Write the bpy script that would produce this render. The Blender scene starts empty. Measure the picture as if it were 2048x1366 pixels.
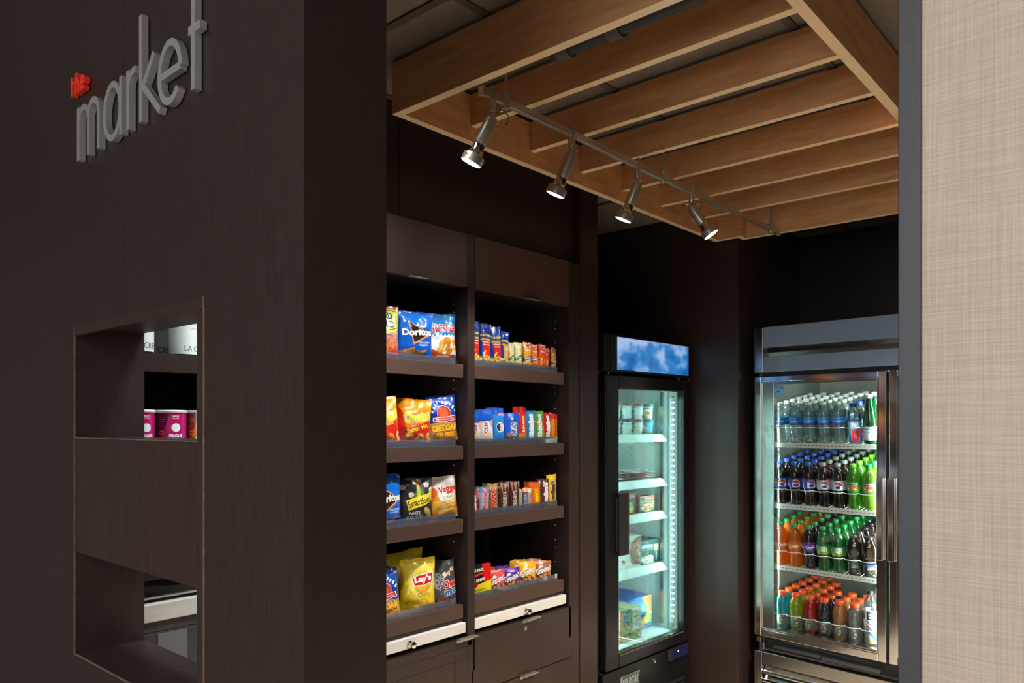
import bpy, bmesh, math, random
import numpy as np
from mathutils import Vector, Matrix, noise
random.seed(7); np.random.seed(7)
SC = bpy.context.scene
COL = SC.collection
PI = math.pi

# ------------------------------------------------------------------ camera, world, large lights, exposure
CAMH = 1.52
cam = bpy.data.cameras.new('camera'); camo = bpy.data.objects.new('camera', cam); COL.objects.link(camo)
camo.location = (0, 0, CAMH); camo.rotation_euler = (math.radians(90), 0, math.radians(41.4))
cam.sensor_width = 36; cam.lens = 1513 / 2048 * 36; cam.shift_y = 167 / 2048; cam.clip_start = .02
SC.camera = camo
SC.view_settings.view_transform = 'Standard'; SC.view_settings.look = 'None'
SC.view_settings.exposure = 1.0; SC.view_settings.gamma = 1; SC.view_settings.use_curve_mapping = False
SC.cycles.transparent_max_bounces = 32
SC.cycles.max_bounces = 8
SC.cycles.sample_clamp_indirect = 4.0
SC.cycles.caustics_reflective = False; SC.cycles.caustics_refractive = False
w = bpy.data.worlds.new('world'); SC.world = w; w.use_nodes = True
w.node_tree.nodes['Background'].inputs[0].default_value = (.5, .55, .6, 1)
w.node_tree.nodes['Background'].inputs[1].default_value = .02

def area(name, loc, aim, sx, sy, power, col, spread=180):
    l = bpy.data.lights.new(name, 'AREA'); l.shape = 'RECTANGLE'; l.size = sx; l.size_y = sy
    l.energy = power; l.color = col; l.spread = math.radians(spread)
    o = bpy.data.objects.new(name, l); COL.objects.link(o); o.location = loc
    o.rotation_euler = Vector(aim).to_track_quat('-Z', 'Y').to_euler()
    return o
area('lobby_ceiling_light', (.5, -1.3, 2.66), (0, 0, -1), 1.2, 1.2, 34, (1, .93, .85))
area('lobby_cool_fill', (-.3, -3.3, 1.7), (0, 1, -.1), 2.4, 1.8, 42, (.86, .92, 1))  # unseen cool fill added behind the camera; the lobby has no window
area('aisle_fill', (-1.5, 1.12, 2.60), (-.15, -.05, -1), .25, .25, 4.2, (.88, .97, 1), 120)  # added fill, out of view, to brighten the shelves behind the niche
area('room_bounce_fill', (-.25, 2.6, 2.45), (-.12, .05, -1), .5, .9, 30, (1, .88, .74), 105)  # added unseen fill, aimed at the floor to bounce onto the wooden frame

# ------------------------------------------------------------------ materials
def srgb(h):
    if isinstance(h, str):
        h = h.lstrip('#'); h = tuple(int(h[i:i+2], 16) / 255 for i in (0, 2, 4))
    return tuple((c / 12.92 if c <= .04045 else ((c + .055) / 1.055) ** 2.4) for c in h)
def newmat(name):
    m = bpy.data.materials.new(name); m.use_nodes = True
    nt = m.node_tree; return m, nt, nt.nodes['Principled BSDF'], nt.nodes['Material Output']
def M(name, col, rough=.5, metal=0., spec=.5, coat=0., emit=None, es=1., var=0., vscale=(40, 40, 40), col2=None, bump=0., bscale=300):
    m, nt, b, out = newmat(name)
    col = srgb(col) if isinstance(col, str) else col
    b.inputs['Base Color'].default_value = (*col, 1)
    b.inputs['Roughness'].default_value = rough; b.inputs['Metallic'].default_value = metal
    b.inputs['Specular IOR Level'].default_value = spec; b.inputs['Coat Weight'].default_value = coat
    if emit:
        b.inputs['Emission Color'].default_value = (*(srgb(emit) if isinstance(emit, str) else emit), 1)
        b.inputs['Emission Strength'].default_value = es
    tc = nt.nodes.new('ShaderNodeTexCoord')
    if var or col2:
        mp = nt.nodes.new('ShaderNodeMapping'); mp.inputs['Scale'].default_value = vscale
        nz = nt.nodes.new('ShaderNodeTexNoise'); nz.inputs['Scale'].default_value = 1; nz.inputs['Detail'].default_value = 6
        nz.inputs['Roughness'].default_value = .65
        mx = nt.nodes.new('ShaderNodeMix'); mx.data_type = 'RGBA'
        rp = nt.nodes.new('ShaderNodeMapRange'); rp.inputs[1].default_value = .3; rp.inputs[2].default_value = .7
        nt.links.new(tc.outputs['Object'], mp.inputs[0]); nt.links.new(mp.outputs[0], nz.inputs['Vector'])
        nt.links.new(nz.outputs['Fac'], rp.inputs[0]); nt.links.new(rp.outputs[0], mx.inputs[0])
        c2 = col2 if col2 else tuple(c * (1 + var) for c in col)
        c2 = srgb(c2) if isinstance(c2, str) else c2
        c1 = col if col2 else tuple(c * (1 - var) for c in col)
        mx.inputs[6].default_value = (*c1, 1); mx.inputs[7].default_value = (*c2, 1)
        nt.links.new(mx.outputs[2], b.inputs['Base Color'])
    if bump:
        n2 = nt.nodes.new('ShaderNodeTexNoise'); n2.inputs['Scale'].default_value = bscale; n2.inputs['Detail'].default_value = 3
        bp = nt.nodes.new('ShaderNodeBump'); bp.inputs['Strength'].default_value = bump; bp.inputs['Distance'].default_value = .002
        nt.links.new(tc.outputs['Object'], n2.inputs['Vector']); nt.links.new(n2.outputs['Fac'], bp.inputs['Height'])
        nt.links.new(bp.outputs[0], b.inputs['Normal'])
    return m
def clearmat(name, tint=(1, 1, 1), gloss=.08, rough=.02, diff=0., dcol=(1, 1, 1), trl=0.):
    """thin clear pane / bottle wall: tinted transparency + fresnel gloss + a little diffuse body"""
    m, nt, b, out = newmat(name); nt.nodes.remove(b)
    tr = nt.nodes.new('ShaderNodeBsdfTransparent'); tr.inputs[0].default_value = (*tint, 1)
    gl = nt.nodes.new('ShaderNodeBsdfGlossy'); gl.inputs['Roughness'].default_value = rough
    fr = nt.nodes.new('ShaderNodeFresnel'); fr.inputs[0].default_value = 1.45
    ma = nt.nodes.new('ShaderNodeMath'); ma.operation = 'MULTIPLY_ADD'
    ma.inputs[1].default_value = .8; ma.inputs[2].default_value = gloss - .03
    nt.links.new(fr.outputs[0], ma.inputs[0])
    last = tr.outputs[0]
    if diff > 0:
        df = nt.nodes.new('ShaderNodeBsdfDiffuse'); df.inputs[0].default_value = (*dcol, 1)
        tl = nt.nodes.new('ShaderNodeBsdfTranslucent'); tl.inputs[0].default_value = (*dcol, 1)
        mm = nt.nodes.new('ShaderNodeMixShader'); mm.inputs[0].default_value = trl
        nt.links.new(df.outputs[0], mm.inputs[1]); nt.links.new(tl.outputs[0], mm.inputs[2])
        m2 = nt.nodes.new('ShaderNodeMixShader'); m2.inputs[0].default_value = diff
        nt.links.new(last, m2.inputs[1]); nt.links.new(mm.outputs[0], m2.inputs[2]); last = m2.outputs[0]
    mx = nt.nodes.new('ShaderNodeMixShader')
    nt.links.new(ma.outputs[0], mx.inputs[0]); nt.links.new(last, mx.inputs[1]); nt.links.new(gl.outputs[0], mx.inputs[2])
    nt.links.new(mx.outputs[0], out.inputs[0])
    return m

MT = {}
MT['lam'] = M('dark_laminate', (.028, .0185, .0165), .42, var=.22, vscale=(260, 260, 18), bump=.15, bscale=900, spec=.35)
MT['lamh'] = M('dark_laminate_horizontal', (.080, .045, .035), .38, var=.18, vscale=(200, 14, 420), spec=.4)
MT['lamv'] = M('dark_laminate_vertical', (.034, .020, .0165), .38, var=.25, vscale=(200, 150, 7), spec=.4)
MT['lamin'] = M('cabinet_interior', (.018, .015, .016), .35, var=.2, vscale=(200, 150, 10), spec=.4)
MT['edge'] = M('worn_edge', (.16, .11, .085), .5, var=.3, vscale=(60, 60, 60))
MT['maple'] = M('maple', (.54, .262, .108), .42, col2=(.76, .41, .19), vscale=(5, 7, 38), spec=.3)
MT['maple_underlit'] = M('maple_underlit', (.93, .70, .44), .4, var=.06, vscale=(4, 4, 60))  # maple painted lighter for undersides, standing in for light from below
MT['tile'] = M('ceiling_tile', (.26, .225, .19), .9, col2=(.14, .12, .098), vscale=(190, 190, 190), bump=.4, bscale=150)
MT['grid'] = M('ceiling_grid', (.085, .07, .06), .6)
MT['steel'] = M('brushed_steel', (.42, .40, .38), .22, 1, var=.08, vscale=(6, 6, 260))
MT['nickel'] = M('satin_nickel', (.60, .54, .45), .34, .82)
MT['chrome'] = M('polished_steel', (.75, .73, .7), .12, 1)
MT['white'] = M('white_shelf_edge', (.74, .72, .69), .5, var=.08, vscale=(10, 10, 60))
MT['blk'] = M('black_enamel', (.008, .008, .009), .32, spec=.3, var=.1, vscale=(300, 300, 300), bump=.1, bscale=1200)
MT['blkm'] = M('black_plastic', (.018, .018, .02), .5)
MT['trimblk'] = M('charcoal_trim', (.024, .026, .032), .5, var=.12, vscale=(300, 300, 300), bump=.06, bscale=900)
MT['floor'] = M('floor_tile', (.56, .48, .38), .35, var=.12, vscale=(3, 3, 3))
MT['lobby'] = M('lobby_paint', (.42, .38, .33), .8, var=.05)
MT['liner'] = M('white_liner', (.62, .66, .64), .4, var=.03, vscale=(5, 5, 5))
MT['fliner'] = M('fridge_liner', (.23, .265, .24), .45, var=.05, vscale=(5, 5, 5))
MT['wire'] = M('white_wire', (.78, .82, .78), .35)
MT['rail'] = M('white_price_rail', (.8, .84, .8), .3)
MT['hdr'] = M('grey_blue_panel', (.20, .255, .34), .45, var=.02, vscale=(3, 3, 3), spec=.3)
MT['red'] = M('red_letters', (.95, .05, .025), .4)
MT['letter'] = M('letter_metal', (.44, .435, .43), .42, .5, var=.06, vscale=(20, 20, 200))
MT['acr'] = clearmat('clear_acrylic', (.94, .96, 1.0), .12, .03, diff=.11, dcol=(.72, .76, 1.0))
MT['glass'] = clearmat('door_glass', (.975, .985, .98), .035, .0)
MT['led'] = M('led', (1, 1, 1), .5, emit=(.72, 1, .95), es=16)
MT['lens'] = M('lamp_lens', (1, 1, 1), .5, emit=(.86, .97, 1), es=8)
MT['peg'] = M('shelf_pin_hole', (.85, .83, .8), .4)
MT['greydoor'] = M('grey_laminate', (.06, .06, .068), .3, var=.06, vscale=(20, 20, 20))
MT['greylit'] = M('grey_door_reflection', (.17, .17, .185), .4, var=.06, vscale=(90, 90, 8))  # lighter grey for the reflection painted on the counter door
MT['display'] = M('display', (.01, .01, .02), .15, emit=(.03, .06, .4), es=.05)
MT['bluedot'] = M('blue_indicator', (.1, .2, 1), .3, emit=(.25, .5, 1), es=3)
def paper_mat():
    m, nt, b, out = newmat('linen_wallpaper'); b.inputs['Roughness'].default_value = .85
    tc = nt.nodes.new('ShaderNodeTexCoord'); prev = None
    mx = nt.nodes.new('ShaderNodeMix'); mx.data_type = 'RGBA'
    ad = nt.nodes.new('ShaderNodeMath'); ad.operation = 'ADD'
    for i, s in enumerate(((1100, 1, 14), (22, 1, 1000))):
        mp = nt.nodes.new('ShaderNodeMapping'); mp.inputs['Scale'].default_value = s
        nz = nt.nodes.new('ShaderNodeTexNoise'); nz.inputs['Scale'].default_value = 1; nz.inputs['Detail'].default_value = 3
        nt.links.new(tc.outputs['Object'], mp.inputs[0]); nt.links.new(mp.outputs[0], nz.inputs['Vector'])
        nt.links.new(nz.outputs['Fac'], ad.inputs[i])
    rp = nt.nodes.new('ShaderNodeMapRange'); rp.inputs[1].default_value = .75; rp.inputs[2].default_value = 1.25
    nt.links.new(ad.outputs[0], rp.inputs[0]); nt.links.new(rp.outputs[0], mx.inputs[0])
    mx.inputs[6].default_value = (.335, .28, .222, 1); mx.inputs[7].default_value = (.425, .365, .298, 1)
    nt.links.new(mx.outputs[2], b.inputs['Base Color'])
    bp = nt.nodes.new('ShaderNodeBump'); bp.inputs['Strength'].default_value = .3; bp.inputs['Distance'].default_value = .001
    nt.links.new(rp.outputs[0], bp.inputs['Height']); nt.links.new(bp.outputs[0], b.inputs['Normal'])
    return m
MT['paper'] = paper_mat()
def cloud_mat():
    m, nt, b, out = newmat('backlit_cloud_print')
    tc = nt.nodes.new('ShaderNodeTexCoord'); sp = nt.nodes.new('ShaderNodeSeparateXYZ')
    nt.links.new(tc.outputs['Generated'], sp.inputs[0])
    mp = nt.nodes.new('ShaderNodeMapping'); mp.inputs['Scale'].default_value = (4.6, 1, 1.6); mp.inputs['Location'].default_value = (.6, .2, .9)
    nz = nt.nodes.new('ShaderNodeTexNoise'); nz.inputs['Scale'].default_value = 1; nz.inputs['Detail'].default_value = 7
    nt.links.new(tc.outputs['Generated'], mp.inputs[0]); nt.links.new(mp.outputs[0], nz.inputs['Vector'])
    rp = nt.nodes.new('ShaderNodeValToRGB'); e = rp.color_ramp.elements
    e[0].position = .34; e[0].color = (.008, .12, .42, 1); e[1].position = .62; e[1].color = (.44, .58, .95, 1)
    e2 = e.new(.47); e2.color = (.03, .26, .66, 1)
    a1 = nt.nodes.new('ShaderNodeMath'); a1.operation = 'MULTIPLY_ADD'; a1.inputs[1].default_value = -.20; a1.inputs[2].default_value = .02
    nt.links.new(sp.outputs['X'], a1.inputs[0])
    a2 = nt.nodes.new('ShaderNodeMath'); a2.operation = 'MULTIPLY_ADD'; a2.inputs[1].default_value = .14; nt.links.new(sp.outputs['Z'], a2.inputs[0]); nt.links.new(a1.outputs[0], a2.inputs[2])
    ad = nt.nodes.new('ShaderNodeMath'); ad.operation = 'ADD'; nt.links.new(a2.outputs[0], ad.inputs[0]); nt.links.new(nz.outputs['Fac'], ad.inputs[1])
    nt.links.new(ad.outputs[0], rp.inputs[0])
    nt.links.new(rp.outputs[0], b.inputs['Emission Color']); b.inputs['Emission Strength'].default_value = .42
    b.inputs['Base Color'].default_value = (.02, .03, .05, 1); b.inputs['Roughness'].default_value = .15
    return m
MT['cloud'] = cloud_mat()

# ------------------------------------------------------------------ mesh helpers
class MB:
    def __init__(s): s.v = []; s.f = []; s.uv = []
    def quad(s, pts, uv=None):
        n = len(s.v); s.v += [tuple(p) for p in pts]; s.f.append(tuple(range(n, n + len(pts)))); s.uv.append(uv)
    def box(s, a, b, M4=None):
        x0, y0, z0 = a; x1, y1, z1 = b; n = len(s.v)
        P = [(x0,y0,z0),(x1,y0,z0),(x1,y1,z0),(x0,y1,z0),(x0,y0,z1),(x1,y0,z1),(x1,y1,z1),(x0,y1,z1)]
        if M4: P = [tuple(M4 @ Vector(p)) for p in P]
        s.v += P
        for f in ((0,3,2,1),(4,5,6,7),(0,1,5,4),(1,2,6,5),(2,3,7,6),(3,0,4,7)): s.f.append(tuple(n+i for i in f)); s.uv.append(None)
        return s
    def lathe(s, prof, seg=16, M4=None, cap=True, square=0., uv=False, vr=None):
        n = len(s.v); L = len(prof)
        for k, (r, z) in enumerate(prof):
            for i in range(seg):
                t = 2 * PI * (i / seg - .5); c, q = math.sin(t), -math.cos(t)
                rr = r
                if square: rr = r / max(abs(c) ** (2 + square * 6) + abs(q) ** (2 + square * 6), 1e-6) ** (1 / (2 + square * 6))
                p = Vector((c * rr, q * rr, z))
                s.v.append(tuple(M4 @ p) if M4 else tuple(p))
        for k in range(L - 1):
            for i in range(seg):
                j = (i + 1) % seg
                s.f.append((n+k*seg+i, n+k*seg+j, n+(k+1)*seg+j, n+(k+1)*seg+i))
                if uv:
                    z0, z1 = prof[0][1], prof[-1][1]
                    a0, a1 = (prof[k][1]-z0)/(z1-z0), (prof[k+1][1]-z0)/(z1-z0)
                    s.uv.append(((i/seg, a0), ((i+1)/seg, a0), ((i+1)/seg, a1), (i/seg, a1)))
                else: s.uv.append(None)
        if cap:
            s.f.append(tuple(n+i for i in range(seg))[::-1]); s.uv.append(None)
            s.f.append(tuple(n+(L-1)*seg+i for i in range(seg))); s.uv.append(None)
        return s
    def cyl(s, a, b, r, seg=12, r2=None):
        a, b = Vector(a), Vector(b); d = b - a
        M4 = Matrix.Translation(a) @ d.to_track_quat('Z', 'Y').to_matrix().to_4x4()
        return s.lathe([(r, 0), (r2 if r2 is not None else r, d.length)], seg, M4)
    def tube(s, pts, r, seg=6):
        pts = [Vector(p) for p in pts]; n = len(s.v); up = Vector((0, 0, 1))
        for k, p in enumerate(pts):
            d = (pts[min(k+1, len(pts)-1)] - pts[max(k-1, 0)]).normalized()
            a = d.cross(up); a = a if a.length > .05 else d.cross(Vector((1, 0, 0))); a.normalize(); b = a.cross(d)
            for i in range(seg):
                t = 2*PI*i/seg; s.v.append(tuple(p + a*r*math.cos(t) + b*r*math.sin(t)))
        for k in range(len(pts)-1):
            for i in range(seg):
                j = (i+1) % seg; s.f.append((n+k*seg+i, n+k*seg+j, n+(k+1)*seg+j, n+(k+1)*seg+i)); s.uv.append(None)
        s.f.append(tuple(n+i for i in range(seg))); s.f.append(tuple(n+(len(pts)-1)*seg+i for i in range(seg))[::-1]); s.uv += [None, None]
        return s
    def mesh(s, name, mat, smooth=False, mats=None, mi=None):
        me = bpy.data.meshes.new(name); me.from_pydata(s.v, [], s.f); me.materials.append(mat)
        if any(u for u in s.uv):
            ul = me.uv_layers.new(name='uv'); k = 0
            for f, u in zip(s.f, s.uv):
                for i in range(len(f)):
                    ul.data[k].uv = u[i] if u else (0, 0); k += 1
        bm = bmesh.new(); bm.from_mesh(me); bmesh.ops.recalc_face_normals(bm, faces=bm.faces); bm.to_mesh(me); bm.free()
        if smooth:
            for p in me.polygons: p.use_smooth = True
            try: me.set_sharp_from_angle(angle=math.radians(40))
            except Exception: pass
        return me
    def build(s, name, mat, parent=None, smooth=False, bev=0.):
        me = s.mesh(name, MT[mat] if isinstance(mat, str) else mat, smooth)
        o = bpy.data.objects.new(name, me); COL.objects.link(o); o.parent = parent
        if bev:
            b = o.modifiers.new('bevel', 'BEVEL'); b.width = bev; b.segments = 2; b.limit_method = 'ANGLE'
        return o
def box(name, a, b, mat, parent=None, bev=0.):
    a, b = tuple(map(min, a, b)), tuple(map(max, a, b))
    return MB().box(a, b).build(name, mat, parent, bev=bev)
def tag(o, label=None, cat=None, group=None, kind=None):
    if label: o['label'] = label
    if cat: o['category'] = cat
    if group: o['group'] = group
    if kind: o['kind'] = kind
    return o
def thing(name, label, cat, loc=(0, 0, 0), rz=0, group=None, kind=None):
    o = bpy.data.objects.new(name, None); COL.objects.link(o); o.empty_display_size = .05
    o.location = loc; o.rotation_euler = (0, 0, rz); return tag(o, label, cat, group, kind)
def link(name, me, parent=None, loc=None, rot=None):
    o = bpy.data.objects.new(name, me); COL.objects.link(o); o.parent = parent
    if loc: o.location = loc
    if rot: o.rotation_euler = rot
    return o
def copy_tree(o):
    c = o.copy(); COL.objects.link(c)
    for ch in list(o.children):
        d = ch.copy(); COL.objects.link(d); d.parent = c
    return c

# ------------------------------------------------------------------ flat print painter (labels and wrappers)
_tc = {}
def text_tris(s, bold):
    k = (s, bold)
    if k not in _tc:
        cu = bpy.data.curves.new('t', 'FONT'); cu.body = s; cu.offset = bold; cu.resolution_u = 3
        ob = bpy.data.objects.new('t', cu); me = bpy.data.meshes.new_from_object(ob)
        me.calc_loop_triangles()
        V = np.array([v.co[:2] for v in me.vertices]); T = np.array([t.vertices[:] for t in me.loop_triangles])
        bpy.data.objects.remove(ob); bpy.data.meshes.remove(me); bpy.data.curves.remove(cu)
        mn, mx = V.min(0), V.max(0); _tc[k] = ((V - mn) / (mx - mn), T)
    return _tc[k]
class Art:
    def __init__(s, wpx, hpx, bg):
        s.w, s.h = wpx, hpx; s.a = np.zeros((hpx, wpx, 3), np.float32); s.a[:] = s.c(bg)
        yy, xx = np.mgrid[0:hpx, 0:wpx]; s.X = (xx + .5) / wpx; s.Y = (yy + .5) / hpx
    def c(s, h):
        h = h.lstrip('#'); return np.array([int(h[i:i+2], 16) / 255 for i in (0, 2, 4)], np.float32)
    def put(s, m, col, al=1.):
        m = (np.clip(m, 0, 1) * al)[..., None]; s.a[:] = s.a * (1 - m) + s.c(col) * m; return s
    def rect(s, x0, y0, x1, y1, col, al=1.):
        return s.put(((s.X >= x0) & (s.X <= x1) & (s.Y >= y0) & (s.Y <= y1)).astype(np.float32), col, al)
    def grad(s, y0, c0, y1, c1):
        t = np.clip((s.Y - y0) / (y1 - y0), 0, 1)[..., None]; k = ((s.Y >= y0) & (s.Y <= y1))[..., None]
        s.a = np.where(k, s.c(c0) * (1 - t) + s.c(c1) * t, s.a); return s
    def ell(s, cx, cy, rx, ry, col, al=1., rot=0, ring=0):
        a = s.w / s.h; dx = (s.X - cx); dy = (s.Y - cy) / a; c, q = math.cos(rot), math.sin(rot)
        u = (dx * c + dy * q) / rx; v = (-dx * q + dy * c) / (ry / a); d = np.sqrt(u*u + v*v)
        m = np.clip((1 - d) * s.w * min(rx, ry / a), 0, 1)
        if ring: m = m * np.clip((d - (1 - ring)) * s.w * min(rx, ry / a), 0, 1)
        return s.put(m, col, al)
    def poly(s, pts, col, al=1.):
        m = np.zeros((s.h, s.w), bool); n = len(pts)
        for i in range(n):
            (x0, y0), (x1, y1) = pts[i], pts[(i + 1) % n]
            if y0 == y1: continue
            m ^= ((s.Y < max(y0, y1)) & (s.Y >= min(y0, y1)) & (s.X < x0 + (s.Y - y0) * (x1 - x0) / (y1 - y0)))
        return s.put(m.astype(np.float32), col, al)
    def blobs(s, n, x0, y0, x1, y1, r, cols, el=1.6, seed=1):
        R = random.Random(seed)
        for i in range(n):
            s.ell(R.uniform(x0, x1), R.uniform(y0, y1), r * R.uniform(.6, 1.2) * el, r * R.uniform(.6, 1.2) * s.w / s.h, R.choice(cols), 1, R.uniform(0, PI))
        return s
    def noise(s, amt, seed=1, cell=6):
        R = np.random.RandomState(seed); n = R.rand(s.h // cell + 2, s.w // cell + 2)
        m = np.kron(n, np.ones((cell, cell)))[:s.h, :s.w, None].astype(np.float32); s.a = np.clip(s.a * (1 + (m - .5) * amt), 0, 1); return s
    def text(s, t, cx, cy, w, h, col, rot=0, bold=.03, out=None, ow=2, arch=0., shear=0., out2=None, ow2=4):
        V, T = text_tris(t, bold); P = V.copy()
        P[:, 1] += arch * (1 - (2 * P[:, 0] - 1) ** 2)
        px = (P[:, 0] - .5) * w * s.w + shear * (P[:, 1] - .5) * h * s.h; py = (P[:, 1] - .5) * h * s.h
        c, q = math.cos(math.radians(rot)), math.sin(math.radians(rot))
        x = px * c - py * q + cx * s.w; y = px * q + py * c + cy * s.h
        SS = 2; m = np.zeros((s.h * SS, s.w * SS), bool); x = x * SS; y = y * SS
        for a, b, d in T:
            X = (x[a], x[b], x[d]); Y = (y[a], y[b], y[d])
            i0, i1 = max(int(min(X)) - 1, 0), min(int(max(X)) + 2, s.w * SS); j0, j1 = max(int(min(Y)) - 1, 0), min(int(max(Y)) + 2, s.h * SS)
            if i1 <= i0 or j1 <= j0: continue
            gx = np.arange(i0, i1) + .5; gy = (np.arange(j0, j1) + .5)[:, None]
            def e(k, l): return (gx - X[k]) * (Y[l] - Y[k]) - (gy - Y[k]) * (X[l] - X[k])
            e0, e1, e2 = e(0, 1), e(1, 2), e(2, 0)
            m[j0:j1, i0:i1] |= ((e0 >= 0) & (e1 >= 0) & (e2 >= 0)) | ((e0 <= 0) & (e1 <= 0) & (e2 <= 0))
        mf = m.reshape(s.h, SS, s.w, SS).mean((1, 3)).astype(np.float32)
        def dil(r):
            o = mf.copy()
            for dy in range(-r, r + 1):
                for dx in range(-r, r + 1):
                    if dx*dx + dy*dy <= r*r + .5: o = np.maximum(o, np.roll(np.roll(mf, dy, 0), dx, 1))
            return o
        if out2: s.put(dil(ow2), out2)
        if out: s.put(dil(ow), out)
        return s.put(mf, col)
    def mat(s, name, rough=.3, spec=.5, coat=.3, metal=0., bump=0., bscale=60, alpha=1.):
        im = bpy.data.images.new(name, s.w, s.h); px = np.ones((s.h, s.w, 4), np.float32); px[..., :3] = np.clip(s.a, 0, 1)
        im.pixels.foreach_set(px.ravel()); im.update(); im.pack()
        m = M(name, (1, 1, 1), rough, metal, spec, coat, bump=bump, bscale=bscale); nt = m.node_tree
        ti = nt.nodes.new('ShaderNodeTexImage'); ti.image = im; ti.extension = 'EXTEND'
        uv = nt.nodes.new('ShaderNodeUVMap'); uv.uv_map = 'uv'
        nt.links.new(uv.outputs[0], ti.inputs[0]); nt.links.new(ti.outputs[0], nt.nodes['Principled BSDF'].inputs['Base Color'])
        nt.nodes['Principled BSDF'].inputs['Alpha'].default_value = alpha
        return m

# ------------------------------------------------------------------ room shell
K = -1.98
def struct(name, label, mat, a, b, parent=None, bev=0.):
    o = box(name, a, b, mat, parent, bev); o['kind'] = 'structure'
    if not parent: tag(o, label, 'structure')
    return o
tag(struct('floor', 'beige tiled floor of the snack room and lobby', 'floor', (-6, -4.5, -.1), (4, 5.2, 0)), cat='floor')
# front wall with the sign and the see-through niche
wf = thing('wall_front', 'dark brown laminate wall with metal letters and see-through niche', 'wall', (0, 0, 0), kind='structure')
Y0, Y1 = .64, .796
for bs_ in ([((-5.2, Y0, 0), (-1.905, Y1, 2.708)), ((-1.905, Y0, 1.745), (-1.6325, Y1, 2.708)), ((-1.905, Y0, 0), (-1.6325, Y1, .994))],
            [((-1.631, Y0, 1.745), (-1.285, Y1, 2.708)), ((-1.631, Y0, 0), (-1.285, Y1, .994)), ((-1.285, Y0, 0), (-.977, Y1, 2.708))]):
    mb = MB()
    for a_, b_ in bs_: mb.box(a_, b_)
    mb.build('panel', 'lam', wf)
box('middle_panel', (-1.905, Y0 + .002, 1.228), (-1.311, Y1, 1.490), 'lamv', wf)
box('frame_trim', (-1.311, Y0 - .0015, .994), (-1.285, Y1, 1.723), 'lamv', wf, .001)
box('frame_trim', (-1.905, Y0 - .0015, 1.725), (-1.283, Y0 + .012, 1.746), 'lamv', wf, .001)
for a, b in (((-1.9055, Y0 - .002, .99), (-1.9035, Y0 + .001, 1.745)), ((-1.2853, Y0 - .003, .99), (-1.2833, Y0 + .001, 1.746)),
             ((-1.9035, Y0 - .001, 1.4895), (-1.311, Y0 + .002, 1.4915)), ((-1.9035, Y0 - .001, .993), (-1.311, Y0 + .002, .9955))):
    box('worn_edge', a, b, 'edge', wf)
# niche soffit, opposite beige wall with charcoal corner trim
wr = struct('wall_right', 'beige linen wallpapered wall beside the doorway', 'paper', (-.147, Y0, 0), (3.2, Y1, 2.708)); wr['category'] = 'wall'
t1 = struct('trim_1', 'charcoal metal corner trim on the end of the beige wall', 'trimblk', (-.163, Y0 - .004, 0), (-.147, Y1 + .004, 2.708), bev=.001); t1['category'] = 'trim'
hd = struct('trim_2', 'dark header panel over the doorway', 'lam', (-.977, Y0, 2.42), (-.163, Y1, 2.708)); hd['category'] = 'trim'
# lobby behind the camera
lb = thing('wall_lobby', 'beige painted lobby walls', 'wall', kind='structure')
box('panel', (-5.2, -4.1, 0), (3.2, -4.0, 2.708), 'lobby', lb); box('panel', (3.2, -4.1, 0), (3.3, 4.9, 2.708), 'lobby', lb); box('panel', (-5.3, -4.1, 0), (-5.2, 4.9, 2.708), 'lobby', lb)
lc = struct('ceiling_lobby', 'beige lobby ceiling above the laminate wall', 'lobby', (-5.3, -4.1, 2.71), (3.3, Y1, 2.8)); lc['category'] = 'ceiling'
# snack room walls
wl = thing('wall_left', 'dark laminate wall above the snack shelves with full-height end pilaster', 'wall', kind='structure')
box('panel', (-2.6, Y1, 2.236), (-2.02, 1.6985, 2.63), 'lamv', wl); box('panel', (-2.6, 1.7015, 2.236), (-2.02, 2.699, 2.63), 'lamv', wl)
box('pilaster', (-2.85, 2.701, 0), (-1.98, 2.833, 2.63), 'lamv', wl, .001)
box('panel', (-2.95, .8, 0), (-2.6, 2.701, 2.63), 'lamin', wl); box('panel', (-2.95, 2.833, 0), (-2.85, 3.66, 2.63), 'lamin', wl)
wb = thing('wall_back', 'dark laminate back wall and column between the freezer and the drinks fridge', 'wall', kind='structure')
box('panel', (-2.95, 3.66, 0), (-1.69, 3.72, 2.63), 'lamv', wb, .001)
box('panel', (-1.75, 3.722, 0), (-1.69, 4.51, 2.63), 'lamv', wb); box('panel', (-1.75, 4.51, 0), (1.3, 4.6, 2.63), 'lamin', wb)
box('panel', (1.2, .8, 0), (1.3, 4.51, 2.63), 'lamv', wb)
# ceiling: T-bar grid with lay-in tiles
ce = thing('ceiling', 'suspended ceiling of speckled brown-grey lay-in tiles', 'ceiling', kind='structure')
xs = [-2.95, -2.61, -2.01, -1.41, -.81, -.21, .39, .99, 1.3]; ys = [.8, 1.36, 1.96, 2.56, 3.16, 3.76, 4.36, 4.6]
for i in range(len(xs) - 1):
    for j in range(len(ys) - 1):
        box('ceiling_tile', (xs[i] + .008, ys[j] + .008, 2.636), (xs[i+1] - .008, ys[j+1] - .008, 2.655), 'tile', ce)
g = MB()
for x in xs[1:-1]: g.box((x - .012, .8, 2.630), (x + .012, 4.6, 2.634))
for y in ys[1:-1]: g.box((-2.95, y - .012, 2.6295), (1.3, y + .012, 2.6335))
for x in xs[1:-1]:
    for y in ys[1:-1]: g.box((x - .025, y - .014, 2.6275), (x + .025, y + .014, 2.63))
g.build('ceiling_grid', 'grid', ce); box('ceiling_backing', (-2.95, .8, 2.66), (1.3, 4.6, 2.72), 'grid', ce)

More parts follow.
